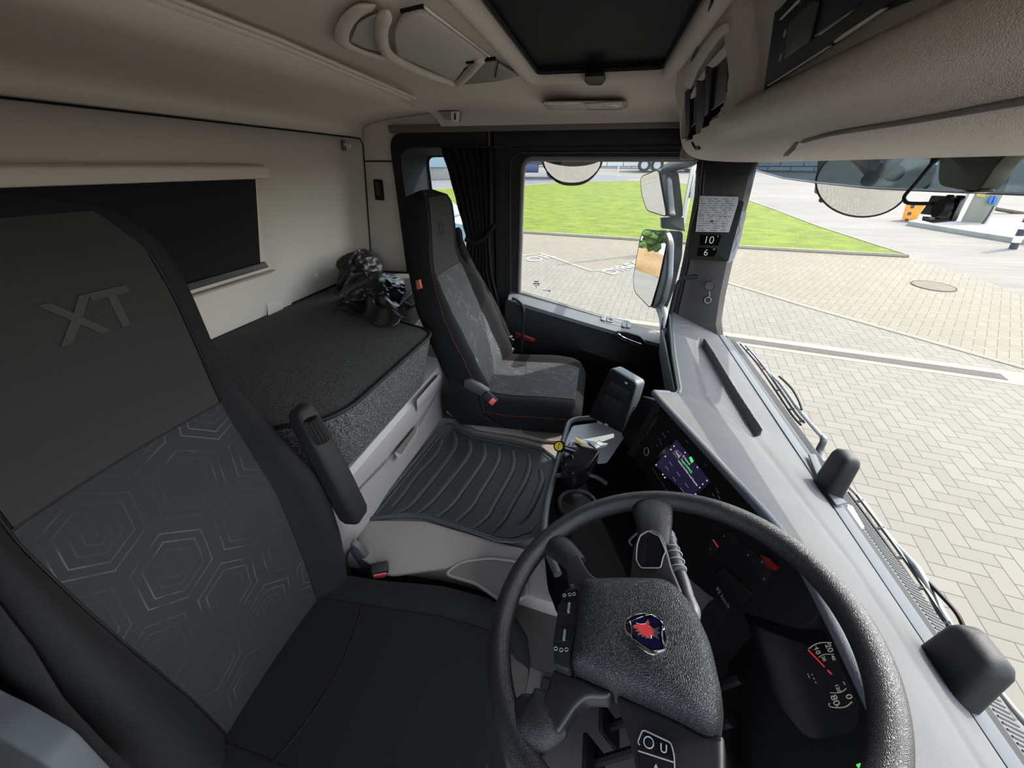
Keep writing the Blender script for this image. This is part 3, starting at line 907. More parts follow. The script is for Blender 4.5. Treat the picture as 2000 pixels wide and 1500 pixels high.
b = MB(); b.prism(fillet([cpt(x, y, .0062) for x, y in [(772, 882), (815, 830), (811, 845), (783, 888)]], .008, 3), (.0015, 0, 0)); b.build('drawer_pull', M['overhead_dark'], drw)

# clothes bag on the bunk: crumpled black satin, three heaps
def crumple(name, label, px_out, seed, h, base_z=-.505):
    rnd = random.Random(seed)
    cx, cy = px_out[0]; rx, ry = px_out[1]
    ctr = at(cx, cy, 'z', base_z)
    return ctr
def blob(ctr, rx, ry, rz, seed, name, label, rough=.35, group=None, ridges=7):
    b = MB(); rnd = random.Random(seed)
    n, m = 90, 50
    rings = []
    ph = [rnd.uniform(0, 6.28) for _ in range(12)]
    for j in range(m+1):
        th = PI*j/m
        ring_ = []
        for i in range(n):
            a = 2*PI*i/n
            d = 1+rough*.20*math.sin(ridges*.0+3*a+ph[0]+3*th)*math.sin(th)+rough*.25*math.sin(2*a+ph[1]+4*th)+rough*.04*math.sin(6*a+ph[2]-5*th)+rough*.05*abs(math.sin(4*th+2*a+ph[3]))
            d += rough*.05*math.sin(9*a+7*th+ph[4])
            z = math.cos(th)*rz*d
            q_ = V((math.cos(a)*math.sin(th)*1.6+seed, math.sin(a)*math.sin(th)*1.6, math.cos(th)*1.3))
            d += .30*(.5-abs(mnoise.noise(q_*1.7)))+.16*(.5-abs(mnoise.noise(q_*3.9)))-.18
            ring_.append(ctr+V((math.cos(a)*math.sin(th)*rx*d, math.sin(a)*math.sin(th)*ry*d, max(z, -rz*.55)+rz*.55)))
        rings.append(ring_)
    b.loft(rings[1:-1])
    return b
c1 = V((-1.13, 1.72, -.506)); c2 = V((-.93, 1.47, -.506)); c3 = V((-.83, 1.38, -.506))
heap = thing('crumpled_jacket', 'crumpled shiny black jacket heaped in the corner of the bunk behind the seat', 'jacket', (-1.0, 1.55, -.506))
blob(c1, .085, .16, .095, 3, '', '', .35).build('jacket_body', M['satin'], heap, 70)
blob(c2, .12, .16, .075, 8, '', '', .32, ridges=9).build('jacket_sleeve', M['satin'], heap, 70)
b = MB()
rows = []
for j in range(14):
    row = []
    for i in range(36):
        u, v = i/35, j/13
        x = -.98+.30*u+.02*math.sin(7*v)
        y = 1.22+.20*v+.05*math.sin(4*u+1)
        z = -.498+.05*math.sin(PI*v)*(1-.2*math.sin(9*u))+.012*math.sin(15*u+6*v)+.01*math.sin(23*v+4*u)
        row.append((x, y, max(z, -.500)))
    rows.append(row)
b.grid(rows); b.build('jacket_hem', M['satin'], heap, 80, solid=.004)
# ================================================================== SEATS
def hrow(x, tab): return interp(tab, x)
def seat(name, label, Yc, back, cush, ptop, mats, loc, top_z, xt_z, xt_s, side_near):
    t = thing(name, label, 'seat', loc)
    pan, head = mats
    # backrest: level table (z, front x, half width, half panel, thickness, bolster depth), bottom to top
    def sect(z):
        xf, hw, wi, th, bd = interp(back, z)
        pts = []
        for i in range(11):
            a = -wi+2*wi*i/10
            pts.append((a, -.010*(1-(a/wi)**2)))
        g = hw-wi
        rt = [(wi+g*.10, bd*.10), (wi+g*.3, bd*.62), (wi+g*.55, bd*.98), (wi+g*.75, bd*.98), (wi+g*.93, bd*.70), (hw, bd*.15), (hw+.001, -th*.3), (hw-.002, -th*.65), (hw-.018, -th*.92), (hw-.06, -th), (hw*.4, -th*1.03)]
        pts += rt
        pts += [(-a, f) for a, f in reversed(rt)]
        return [V((xf+f, Yc+a, z)) for a, f in pts]
    zs = [back[0][0]+(back[-1][0]-back[0][0])*i/44 for i in range(45)]
    b = MB(); b.loft([sect(z) for z in zs])
    br_ = b.build('backrest', M['seat_side'], t, 70)
    # centre cloth panel with the hexagon weave, and the plain upper panel
    def panel(z0, z1, off, mat, nm, n=26, k=1.0):
        m_ = MB(); rows = []; uvs = []
        for i in range(n+1):
            z = z0+(z1-z0)*i/n
            xf, hw, wi, th, bd = interp(back, z)
            r = []; uu = []
            for j in range(15):
                a = (-wi+2*wi*j/14)*k
                tilt = (z1-z0)*0
                r.append(V((xf-.010*(1-(a/wi)**2)+off, Yc+a, z))); uu.append((a, z))
            rows.append(r); uvs.append(uu)
        m_.grid(rows, uv=uvs)
        return m_.build(nm, mat, t, 70)
    panel(back[0][0]+.02, ptop, .0025, pan, 'centre_panel')
    panel(ptop, top_z, .0028, head, 'head_panel', k=.97)
    b = MB()
    xf, hw, wi, th, bd = interp(back, ptop)
    b.tube([(xf-.010*(1-(a/wi)**2)+.003, Yc+a, ptop) for a in [wi*(k/5-1) for k in range(11)]], .0016, 6); b.build('panel_seam', M['black'], t)
    for sd in (-1, 1):
        b = MB(); pts = []
        for i in range(30):
            z = back[0][0]+.02+(top_z-back[0][0]-.05)*i/29
            xf, hw, wi, th, bd = interp(back, z)
            pts.append((xf+.002, Yc+sd*wi, z))
        b.tube(pts, .0017, 6); b.build('side_seam', M['black'], t)
        b = MB()
        pts = []
        for i in range(70):
            z = back[0][0]+.02+((-.24 if side_near else -.34)-back[0][0]-.02)*i/69
            xf, hw, wi, th, bd = interp(back, z)
            pts.append((xf+bd*.30, Yc+sd*(hw+.0005), z))
        for k in range(0, 69):
            b.tube([pts[k], V(pts[k])*.3+V(pts[k+1])*.7], .0006, 4)
        b.build('stitching', M['stitch'], t)['label'] = 'fine orange red stitching'
    # embossed letters on the head panel
    xf = interp(back, xt_z)[0]
    text('embossed_letters', 'XT', M['emboss'], t, (xf-.0075, Yc+(.0 if side_near else .028), xt_z), (0, 1, 0), (0, 0, 1), xt_s, .0006, .0015, warp=lambda c: V((interp(back, c.z)[0]-.010*(1-((c.y-Yc)/interp(back, c.z)[2])**2)+.0048+(c.x-(xf-.0075)), c.y, c.z)))
    # cushion: sections across, from back to front
    def csec(x):
        hw, zt, dep, bol = interp(cush, x)
        pts = []
        for i in range(13):
            a = -1+2*i/12
            pts.append((a*hw*.66, zt-.006*(1-a*a)))
        rt = [(hw*.75, zt+bol*.7), (hw*.86, zt+bol), (hw*.95, zt+bol*.5), (hw*.995, zt-.025), (hw, zt-.05), (hw*.98, zt-dep*.8), (hw*.93, zt-dep), (hw*.5, zt-dep)]
        pts += rt+[(-a, z) for a, z in reversed(rt)]
        return [V((x, Yc+a, z)) for a, z in pts]
    x0, x1 = cush[0][0], cush[-1][0]
    b = MB(); b.loft([csec(x0+(x1-x0)*(1-(1-i/34)**1.6)) for i in range(35)])
    b.build('seat_cushion', M['seat_side'], t, 70)
    m_ = MB(); rows = []; uvs = []
    for i in range(25):
        x = x0+.04+(x1-x0-.075)*i/24
        hw, zt, dep, bol = interp(cush, x)
        r = []; uu = []
        for j in range(13):
            a = -1+2*j/12
            r.append(V((x, Yc+a*hw*.655, zt-.006*(1-a*a)+.0025))); uu.append((a*hw, x))
        rows.append(r); uvs.append(uu)
    m_.grid(rows, uv=uvs); m_.build('cushion_panel', pan if side_near else M['seat_cushion_drv'], t, 70)
    b = MB(); xm = x0+.18
    hw, zt, dep, bol = interp(cush, xm)
    b.tube([(xm+.02*(1-(a/ .9)**2), Yc+a*hw*.66, zt-.006*(1-a*a)+.003) for a in [k/5-1 for k in range(11)]], .0014, 6); b.build('cushion_seam', M['seat_head2'] if side_near else M['black'], t)
    for sd in (-1, 1):
        b = MB(); pts = []
        for i in range(60):
            x = x0+.03+(x1-x0-.04)*i/59
            hw, zt, dep, bol = interp(cush, x)
            pts.append(V((x, Yc+sd*(hw*1.002), zt-.045)))
        for k in range(59): b.tube([pts[k], pts[k]*.3+pts[k+1]*.7], .0006, 4)
        b.build('stitching', M['stitch'], t)
    return t

pb = [(-.93, -.405, .235, .15, .15, .03), (-.86, -.41, .245, .155, .14, .04), (-.80, -.42, .25, .155, .13, .045), (-.67, -.475, .25, .155, .12, .045), (-.565, -.52, .25, .152, .11, .045), (-.48, -.553, .24, .15, .11, .035), (-.41, -.578, .205, .145, .11, .02), (-.35, -.603, .165, .138, .11, .008), (-.30, -.610, .148, .125, .11, .004), (-.2, -.607, .142, .118, .115, .003), (-.13, -.610, .135, .110, .11, .003), (-.10, -.620, .118, .095, .095, .002), (-.083, -.638, .090, .07, .06, .001), (-.078, -.655, .05, .04, .02, .0)]
pc = [(-.47, .235, -.848, .13, .012), (-.30, .25, -.848, .14, .018), (-.15, .25, -.838, .14, .018), (-.07, .243, -.838, .135, .014), (-.03, .225, -.845, .12, .010), (-.008, .20, -.862, .095, .006), (.006, .165, -.885, .05, .0)]
ps = seat('passenger_seat', 'passenger seat with grey hexagon patterned cloth and orange stitching beside the door', 1.53, pb, pc, -.37, (M['seat_panel_sunlit'], M['seat_head2']), (-.25, 1.53, -1.33), -.10, -.215, .056, True)
b = MB(); b.prism(xz([(-.50, -.90), (-.50, -1.31), (-.06, -1.31), (-.03, -.99), (-.10, -.96)], 1.345), (0, .41, 0), bev=.02); b.build('seat_base', M['black'], ps)
b = MB(); b.prism([V((-.53, 1.275, -.74)), V((-.42, 1.275, -.79)), V((-.40, 1.275, -.90)), V((-.30, 1.275, -.955)), (-.50, 1.275, -.965), (-.56, 1.275, -.90)], (0, .012, 0), bev=.004); b.build('hinge_cover', M['black'], ps)
b = MB(); b.prism(fillet([at(x, y, 'y', 1.262) for x, y in [(905, 742), (918, 742), (938, 755), (955, 766), (950, 780), (930, 770), (905, 757)]], .008, 3), (0, .03, 0), bev=.006); st_ = b.build('buckle_stalk', M['stalk'], ps)
def buckle(ctr, ax, up_, parent, L=.062, W_=.036, T=.022, mb='black'):
    ax = V(ax).normalized(); up_ = V(up_); sd = ax.cross(up_).normalized(); up_ = sd.cross(ax).normalized()
    R = Matrix((ax, sd, up_)).transposed()
    b = MB(); b.box(ctr, (L, W_, T), rot=R, bev=.005); o1 = b.build('buckle', M['black_soft'], parent)
    b = MB(); b.box(V(ctr)+ax*L*.22+up_*T*.5, (L*.34, W_*.74, .006), rot=R, bev=.002); o2 = b.build('release_button', M['buckle_red'], o1); o2['label'] = 'red release button'
bc_ = at(957, 778, 'y', 1.26)
buckle(bc_, (.75, .0, -.65), (-.2, -.85, .5), ps)
b = MB()
b.prism([at(x, y, 'y', 1.30) for x, y in [(815, 547), (822, 545), (826, 562), (818, 565)]], (-.002, -.012, 0), bev=.002); b.build('tag', M['stitch'], ps)['label'] = 'small orange tag'

db = [(-1.02, -.60, .215, .13, .15, .03), (-.96, -.605, .225, .135, .14, .045), (-.80, -.600, .235, .14, .13, .055), (-.70, -.605, .237, .145, .13, .06), (-.60, -.612, .226, .15, .12, .060), (-.50, -.632, .208, .150, .12, .045), (-.40, -.648, .188, .148, .12, .028), (-.33, -.645, .175, .145, .12, .014), (-.26, -.630, .160, .135, .12, .008), (-.17, -.618, .152, .125, .12, .005), (-.10, -.622, .145, .12, .12, .003), (-.055, -.640, .125, .10, .10, .002), (-.035, -.662, .095, .075, .06, .001), (-.028, -.68, .05, .04, .02, .0)]
dc = [(-.66, .215, -.955, .12, .01), (-.48, .225, -.955, .13, .014), (-.30, .243, -.952, .13, .018), (-.18, .238, -.952, .12, .016), (-.11, .215, -.955, .11, .012), (-.07, .18, -.968, .08, .008), (-.055, .14, -.985, .05, .0)]
ds = seat('driver_seat', 'charcoal driver seat nearest the camera with embossed headrest and hexagon patterned backrest', .325, db, dc, -.375, (M['seat_panel'], M['seat_head']), (-.4, .325, -1.33), -.05, -.168, .070, False)
b = MB(); b.box((-.36, .325, -1.2), (.45, .38, .26), bev=.02); b.build('seat_base', M['black'], ds)
# raised armrest with its knurled angle wheel
A0, A1 = at(590, 808, 'y', .565), at(690, 1000, 'y', .575)
ax = (A0-A1).normalized(); sd = ax.cross(V((0, 1, 0))).normalized(); fw_ = sd.cross(ax).normalized()
R = Matrix((sd, fw_, ax)).transposed()
b = MB(); L_ = (A0-A1).length
def rsec(c, w_, d_, k=.35):
    pts = [(-w_, -d_), (w_, -d_), (w_, d_), (-w_, d_)]
    return fillet([c+sd*p[0]+fw_*p[1] for p in pts], min(w_, d_)*k*1.6, 5)
prof = [(-.025, .014, .016), (-.015, .023, .025), (.0, .027, .029), (L_*.35, .027, .030), (L_*.7, .024, .028), (L_*.95, .020, .026), (L_*1.03, .017, .022), (L_*1.06, .010, .013)]
b.loft([rsec(A1+ax*h, w_, d_) for h, w_, d_ in prof]); arm = b.build('armrest', M['black_soft'], ds, 60)
K0, K1 = at(607, 818, 'y', .525), at(631, 862, 'y', .525)
kb = MB(); kx = (K1-K0).normalized(); ka = kx.orthogonal().normalized(); kb_ = kx.cross(ka)
def krow(c, r): return [c+ka*math.cos(2*PI*i/56)*(r+(.0016 if i % 4 < 2 else -.0012))+kb_*math.sin(2*PI*i/56)*(r+(.0016 if i % 4 < 2 else -.0012)) for i in range(56)]
kb.loft([krow(K0, .012), krow(K0+kx*.004, .0145), krow(K1-kx*.006, .0145), krow(K1, .0128)]); kb.build('adjuster_wheel', M['black'], arm, 30)
# buckle by the cushion
b = MB(); b.prism(fillet([at(x, y, 'y', .60) for x, y in [(684, 1060), (700, 1072), (722, 1100), (726, 1132), (712, 1136), (700, 1105), (683, 1080)]], .01, 3), (0, .02, 0), bev=.004); b.build('buckle_stalk', M['stalk'], ds)
bc_ = at(738, 1113, 'y', .575)
buckle(bc_+V((0, 0, -.012)), (.35, -.1, .95), (.45, -.75, -.2), ds, .075, .046, .03)

# seat belt of the passenger seat: anchor housing, strap, tongue
sb = thing('seat_belt', 'black passenger seat belt strap running down beside the backrest', 'seat belt', at(905, 460, 'y', 1.80))
b = MB(); b.prism(fillet([at(x, y, 'y', 1.80) for x, y in [(884, 447), (893, 444), (899, 452), (902, 478), (890, 476)]], .008, 3), (0, .03, 0), bev=.004); b.build('belt_guide', M['black'], sb)
def strap(path, w_, nm, parent, mat='black_fabric', wd=(0, 1, 0)):
    m_ = MB(); rows = []
    for p in path:
        rows.append([V(p)-V(wd)*w_/2, V(p)+V(wd)*w_/2])
    m_.grid(rows); return m_.build(nm, M[mat], parent, 60, solid=.0016)
strap(smooth_path([at(x, y, 'y', 1.81) for x, y in [(893, 462), (912, 508), (945, 572), (975, 625), (995, 668)]], 5), .048, 'strap', sb, wd=(.75, .5, .1))
strap(smooth_path([at(x, y, 'y', 1.83) for x, y in [(897, 475), (925, 530), (960, 590), (985, 640)]], 5), .046, 'strap', sb, wd=(.75, .5, .1))
tg = at(995, 672, 'y', 1.79)
b = MB(); b.box(tg, (.035, .018, .075), rot=Matrix.Rotation(.35, 3, 'Y'), bev=.005); b.build('tongue_cover', M['black_gloss'], sb)
b = MB(); b.box(at(992, 659, 'y', 1.775), (.05, .012, .012), rot=Matrix.Rotation(-.35, 3, 'Y'), bev=.003); b.build('tongue', M['metal'], sb)
b = MB(); b.box(at(997, 683, 'y', 1.775), (.03, .004, .028), rot=Matrix.Rotation(.35, 3, 'Y'), bev=.001); b.build('belt_label', M['paper'], sb)

# driver side lower left: belt strap and grey post trim
b = MB(); b.prism(fillet([onp(x, y, (-.62, .055, -.6), (.15, -1, .25)) for x, y in [(-120, 1200), (0, 1345), (60, 1372), (150, 1425), (275, 1560), (-120, 1640)]], .01, 3), (0, -.03, 0), bev=.003)
S_(b.build('trim_12', M['side_grey']))
b = MB(); b.prism(fillet([onp(x, y, (-.62, .052, -.6), (.15, -1, .25)) for x, y in [(-60, 1330), (14, 1372), (16, 1390), (6, 1400), (-60, 1410)]], .006, 3), (0, .004, 0), bev=.002); S_(b.build('trim_13', M['black']))
sbd = thing('seat_belt', 'black driver seat belt strap passing down beside the driver backrest at the lower left', 'seat belt', (-.62, .08, -.6))
rows = []
for (x0_, y0_), (x1_, y1_) in zip([(-40, 1150), (0, 1188), (60, 1265), (125, 1365), (205, 1450), (300, 1540)], [(-40, 1300), (0, 1345), (70, 1385), (120, 1420), (200, 1490), (270, 1560)]):
    rows.append([onp(x0_, y0_, (-.62, .085, -.6), (.15, -1, .25)), onp(x1_, y1_, (-.62, .07, -.6), (.15, -1, .25))])
b = MB(); b.grid(rows); b.build('strap', M['black_fabric'], sbd, 60, solid=.002)

# ================================================================== ENGINE TUNNEL, MAT
TZ = -.975
def tz(x, y, z=TZ): return at(x, y, 'z', z)
tn = thing('engine_tunnel', 'beige grey moulded engine tunnel between the two seats', 'engine tunnel', (-.1, .93, -1.33))
b = MB()
tout = fillet([V((-.615, .60, TZ)), V((-.615, 1.335, TZ)), V((.02, 1.335, TZ)), V((.09, 1.30, TZ)), V((.09, .58, TZ)), V((-.02, .585, TZ)), V((-.30, .62, TZ))], [0, .02, .05, .02, .02, .05, .08], 4)
b.loft([[p+V((0, 0, -.045)) for p in tout], [p+V((0, 0, -.02)) for p in tout], [p+V((0, (.008 if p.y < .9 else -.008), -.004)) for p in tout], [p+V((0, (.018 if p.y < .9 else -.018), 0)) for p in tout]])
b.build('tunnel_cover', M['tunnel'], tn, 40)
b = MB(); b.loft([[p+V((0, 0, -.35)) for p in tout], [p+V((0, 0, -.045)) for p in tout]], caps=False); b.build('shaded_sides', M['tunnel_shaded'], tn, 40)  # lower tunnel sides, darker in colour to stand for footwell shade
# raised shoulders either side of the mat and open trays
b = MB(); b.prism(fillet([tz(*p) for p in [(868, 806), (893, 798), (1100, 838), (1108, 868), (1065, 866), (1000, 852), (930, 842)]], .02, 4), (0, 0, .012), bev=.006); b.build('side_shelf', M['tunnel'], tn)
b = MB(); tr = fillet([tz(*p, TZ+.013) for p in [(1008, 826), (1040, 822), (1108, 838), (1106, 862), (1060, 860), (1022, 848)]], .014, 4)
b.prism(tr, (0, 0, .001)); b.build('tray_floor', M['overhead_dark'], tn)
b = MB(); b.tube(tr, .004, 8, close=True); b.build('tray_rim', M['tunnel'], tn)
b = MB(); b.prism(fillet([tz(*p) for p in [(700, 1035), (716, 1020), (830, 1022), (985, 1066), (1040, 1080), (1030, 1130), (900, 1110), (760, 1130), (700, 1090)]], .02, 4), (0, 0, .012), bev=.006); b.build('side_shelf', M['tunnel'], tn)
b = MB(); tr = fillet([tz(*p, TZ+.0135) for p in [(868, 1122), (900, 1098), (960, 1090), (1025, 1100), (1030, 1165), (985, 1180), (930, 1140)]], .02, 4)
b.prism(tr, (0, 0, .001)); b.build('tray_floor', M['overhead_dark'], tn)
b = MB(); b.tube(tr, .004, 8, close=True); b.build('tray_rim', M['tunnel'], tn)
MZ = TZ+.004
mp_ = [(719, 1017), (724, 1009), (872, 829), (884, 830), (925, 853), (1000, 866), (1060, 881), (1082, 897), (1084, 912), (1063, 1024), (1045, 1048), (1005, 1061), (975, 1059), (880, 1028), (835, 1013), (780, 1010), (730, 1017)]
mo_ = [tz(*p, MZ) for p in mp_]
mt = thing('floor_mat', 'black ribbed rubber floor mat lying on the engine tunnel', 'floor mat', (-.33, .95, MZ))
mc = sum(mo_, V((0, 0, 0)))/len(mo_)
b = MB(); b.prism([p+(mc-p)*.01 for p in mo_], (0, 0, .008)); b.build('mat_sheet', M['rubber'], mt)
b = MB(); b.tube([p+V((0, 0, .008)) for p in mo_], .007, 8, close=True); b.tube([p+(mc-p)*.06+V((0, 0, .008)) for p in mo_], .003, 6, close=True); b.build('mat_rim', M['rubber_rib'], mt)
def m3(x, y): return tz(400+x/2.857, 700+y/2.857, MZ+.009)
ribs = [[(1325, 455), (1290, 530), (1180, 650), (1100, 760), (1040, 830)],
        [(1390, 410), (1400, 470), (1370, 540), (1230, 720), (1130, 830), (1040, 868)],
        [(1475, 455), (1480, 510), (1450, 570), (1330, 720), (1250, 810), (1180, 865)],
        [(1555, 475), (1560, 540), (1530, 600), (1430, 740), (1370, 820), (1290, 885)],
        [(1635, 495), (1640, 550), (1610, 620), (1530, 750), (1480, 830), (1390, 915)],
        [(1718, 515), (1722, 580), (1700, 650), (1620, 790), (1570, 880), (1490, 945)],
        [(1805, 535), (1810, 600), (1780, 690), (1710, 810), (1660, 900), (1590, 970)],
        [(1870, 620), (1880, 680), (1850, 760), (1800, 860), (1740, 920)]]
for r_ in ribs:
    b = MB(); P_ = smooth_path([m3(*p) for p in r_], 5)
    n_ = len(P_)
    b.tube(P_, [.0025+.0060*math.sin(PI*min(1, (k+1)/(n_))**.7) for k in range(n_)], 8, flat=(1.3, .35), up=(0, 0, 1)); b.build('rib', M['rubber_rib'], mt, 60)
    b = MB(); b.tube([q_+V((.010, -.004, .0)) for q_ in P_], [.0008+.0022*math.sin(PI*min(1, (k+1)/n_)) for k in range(n_)], 6, flat=(1, .5), up=(0, 0, 1)); b.build('groove', M['black'], mt, 60)

# ================================================================== DASHBOARD
dash = thing('dashboard', 'grey topped dashboard sweeping across the cab under the windscreen', 'dashboard', (.45, .9, -1.3))
FB = [((.385, -.12, -.576), -.12), ((.385, .18, -.576), .18), ((.387, .435, -.576), .435), ((.374, .563, -.576), .59), ((.32, .717, -.576), .75), ((.262, .87, -.576), .93), ((.205, 1.024, -.576), 1.06), ((.213, 1.052, -.582), 1.085), ((.25, 1.078, -.595), 1.105), ((.28, 1.10, -.604), 1.12), ((.291, 1.13, -.605), 1.14), ((.312, 1.4, -.605), 1.4), ((.345, 1.7, -.61), 1.7), ((.375, 1.93, -.615), 1.93)]
nrm_p = V((.325, 0, .945))
pocket = [(p.x, p.y) for p in [onp(x, y, (.45, 1.3, -.648), nrm_p) for x, y in [(1361, 672), (1366, 664), (1376, 666), (1392, 690), (1430, 752), (1478, 825), (1487, 842), (1480, 856), (1462, 860), (1420, 820), (1385, 775), (1368, 725)]]]
def dash_pt(s, t):
    k = int(min(s, len(FB)-1.001)); u = s-k
    f = V(FB[k][0])*(1-u)+V(FB[k+1][0])*u; by = FB[k][1]*(1-u)+FB[k+1][1]*u
    bk = V((.612, by, -.706))
    p = f+(bk-f)*t
    hood = max(0, min(1, (1.1-f.y)/.25))
    p.z += (.012*hood+.006)*math.sin(PI*t)**.9
    # soft longitudinal crease
    p.z -= .006*math.exp(-((t-.62)/.05)**2)*hood
    return p
b = MB(); rows = []
N1 = len(FB)-1
for i in range(N1*24+1):
    s = i/24
    r = []
    for j in range(111):
        p = dash_pt(s, j/110)
        if p.y > .9:
            ins_ = inside((p.x, p.y), pocket)
            d = dist_poly((p.x, p.y), [V(q) for q in pocket])
            if ins_: p.z -= .030*min(1, d/.008)
            elif d < .02: p.z += .003*(1-d/.02)
        r.append(p)
    rows.append(r)
b.grid(rows); b.build('top_cover', M['dash_top'], dash, 50)
# soft front roll along the edge
b = MB(); b.tube(smooth_path([V(f)+V((.006, 0, -.006)) for f, y in FB[:9]], 6), .010, 10); b.build('hood_edge', M['dash_edge'], dash, 60)
b = MB(); b.tube([V(f)+V((.006, 0, -.008)) for f, y in FB[9:]], .009, 8); b.build('front_lip', M['dash_pass'], dash, 60)
# light strip where the dash meets the glass
b = MB()
b.prism([V((.608, -.12, -.700)), V((.642, -.12, -.712)), V((.642, 1.93, -.712)), V((.608, 1.93, -.700))], (0, 0, -.01), bev=.002)
b.build('defrost_strip', M['wind_strip'], dash)
b = MB(); q = [onp(x, y, (.62, 1.0, -.698), (.2, 0, 1)) for x, y in [(1577, 888), (1592, 890), (1608, 925), (1640, 976), (1655, 984), (1632, 990), (1600, 945)]]
b.prism(fillet(q, .006, 3), (0, 0, .006), bev=.002); b.build('strip_joint', M['wind_strip'], dash)
# under-hood fascia round the instruments (driver side)
b = MB()
rows = []
for y in (-.12, .1, .3, .42, .53):
    rows.append([(.391, y, -.586), (.41, y, -.60), (.468, y, -.66), (.43, y, -.77), (.39, y, -.86), (.38, y, -.95), (.42, y, -1.33)])
rows.append([(.381, .58, -.586), (.40, .59, -.60), (.44, .60, -.67), (.38, .60, -.77), (.33, .60, -.86), (.31, .60, -1.0), (.35, .60, -1.33)])
b.grid(rows); b.build('lower_fascia', M['panel_black'], dash, 30)
# centre stack, turned towards the driver
SA = V((.225, 1.037, -.599)); SU = V((.32, -.947, 0)).normalized(); SW = V((-.25, -.085, -.96)).normalized()
SN = SU.cross(SW).normalized()
if SN.dot(-SA) < 0: SN = -SN
def sp_(x, y, h=0): return onp(x, y, SA+SN*h, SN)
sout = [sp_(*p) for p in [(1252, 772), (1290, 785), (1400, 895), (1545, 1068), (1610, 1160), (1590, 1240), (1400, 1180), (1235, 1035), (1190, 985), (1177, 930), (1185, 890), (1215, 845)]]
b = MB(); b.prism(fillet(sout, [.01, .01, 0, 0, .02, .05, .05, .02, .03, .03, .02, .02], 4), -SN*.05, bev=.006); stack = b.build('centre_stack', M['panel_black'], dash, 40)
b = MB(); b.prism([V((.21, 1.03, -.60)), V((.26, 1.10, -.62)), V((.33, 1.15, -.64)), V((.38, 1.2, -.70)), V((.38, 1.2, -1.30)), V((.16, 1.06, -1.30)), V((.09, 1.02, -1.0)), V((.14, 1.01, -.85))], (.06, -.03, 0), bev=.004); b.build('stack_side', M['panel_black'], dash, 30)
def sq(q, h, mat, nm, parent=dash, r=.002, bev=.0006, base=0):
    m_ = MB(); m_.prism(fillet([sp_(*p, base) for p in q], r, 3) if r else [sp_(*p, base) for p in q], SN*h, bev=bev); return m_.build(nm, M[mat], parent)
def s1(x, y): return (1050+.3*x, 620+.3*y)
scr = sq([s1(893, 775), s1(1135, 1065), s1(1010, 1195), s1(740, 960)], .002, 'black_gloss', 'screen_bezel', dash, .004)
sface = sq([s1(905, 795), s1(1122, 1062), s1(995, 1175), s1(765, 962)], .0007, 'screen', 'display', scr, .001, 0, base=.0022)
SR = (sp_(*s1(1122, 1062))-sp_(*s1(905, 795))).normalized()
SUp = SN.cross(SR).normalized()
if SUp.z < 0: SUp = -SUp
def stext(body, px, py, size, mat, parent=sface, nm='screen_text', h=.0032, al='CENTER', bold=.0001):
    return text(nm, body, M[mat], parent, sp_(px, py, h), SR, SUp, size, .0001, bold, al)
stext('Capital DANCE', *s1(968, 965), .0082, 'glow_green')
stext('DANCE POWER Vocal Financial', *s1(975, 1010), .0070, 'glow_white')
stext('ID National', *s1(968, 928), .0075, 'glow_white')
stext('DAB', *s1(912, 893), .0102, 'glow_white')
for p in [(868, 950), (843, 980), (917, 1018), (890, 1050), (972, 1092), (942, 1122)]:
    stext('- - -', *s1(*p), .010, 'glow_white')
for p in [(868, 860), (888, 838), (832, 905), (772, 960), (815, 1022), (828, 1042), (960, 880), (1040, 975), (1102, 1062), (1075, 1085), (1055, 1108), (1028, 1150), (1008, 1168)]:
    c_ = p; sq([s1(c_[0]-5, c_[1]-3), s1(c_[0]+2, c_[1]-6), s1(c_[0]+6, c_[1]+3), s1(c_[0]-2, c_[1]+6)], .0002, 'glow_white', 'screen_icon', sface, 0, 0, base=.003)
sq([s1(985, 912), s1(1000, 905), s1(1017, 935), s1(1002, 950)], .0002, 'glow_green', 'screen_tile', sface, 0, 0, base=.003)
for a_, c_ in (((882, 885), (905, 862)), ((905, 862), (938, 890)), ((938, 890), (915, 920)), ((915, 920), (882, 885))):
    m_ = MB(); m_.tube([sp_(*s1(*a_), .003), sp_(*s1(*c_), .003)], .0003, 4); m_.build('screen_frame', M['glow_white'], sface)
m_ = MB(); m_.tube([sp_(*s1(748, 985), .002), sp_(*s1(885, 1190), .002)], .0010, 6); m_.build('chrome_line', M['metal'], dash)
# controls: rotary knobs, vent, rows of printed buttons
def ringknob(px, py, r, nm='rotary_knob'):
    m_ = MB(); m_.disc(sp_(px, py), SN, r, .010, 28, r*.92); k_ = m_.build(nm, M['panel_black'], dash)
    m_ = MB(); m_.ring(sp_(px, py, .010), SN, r*.93, .0008, 32, 6); m_.build('knob_ring', M['print'], k_)
    return k_
ringknob(*s1(708, 873), .0125); ringknob(*s1(590, 1045), .0175)
vent = sq([s1(655, 690), s1(735, 600), s1(800, 650), s1(720, 770)], .002, 'black_gloss', 'air_vent', dash, .006)
for k in range(4):
    a_ = (672+k*20, 690+k*20); m_ = MB(); m_.tube([sp_(*s1(665+k*18, 700+k*18), .003), sp_(*s1(738+k*16, 612+k*14), .003)], .0016, 6); m_.build('vent_slat', M['panel_black'], vent)
m_ = MB(); m_.tube([sp_(*s1(690, 718), .005), sp_(*s1(712, 745), .005)], .0012, 6); m_.build('vent_tab', M['metal'], vent)
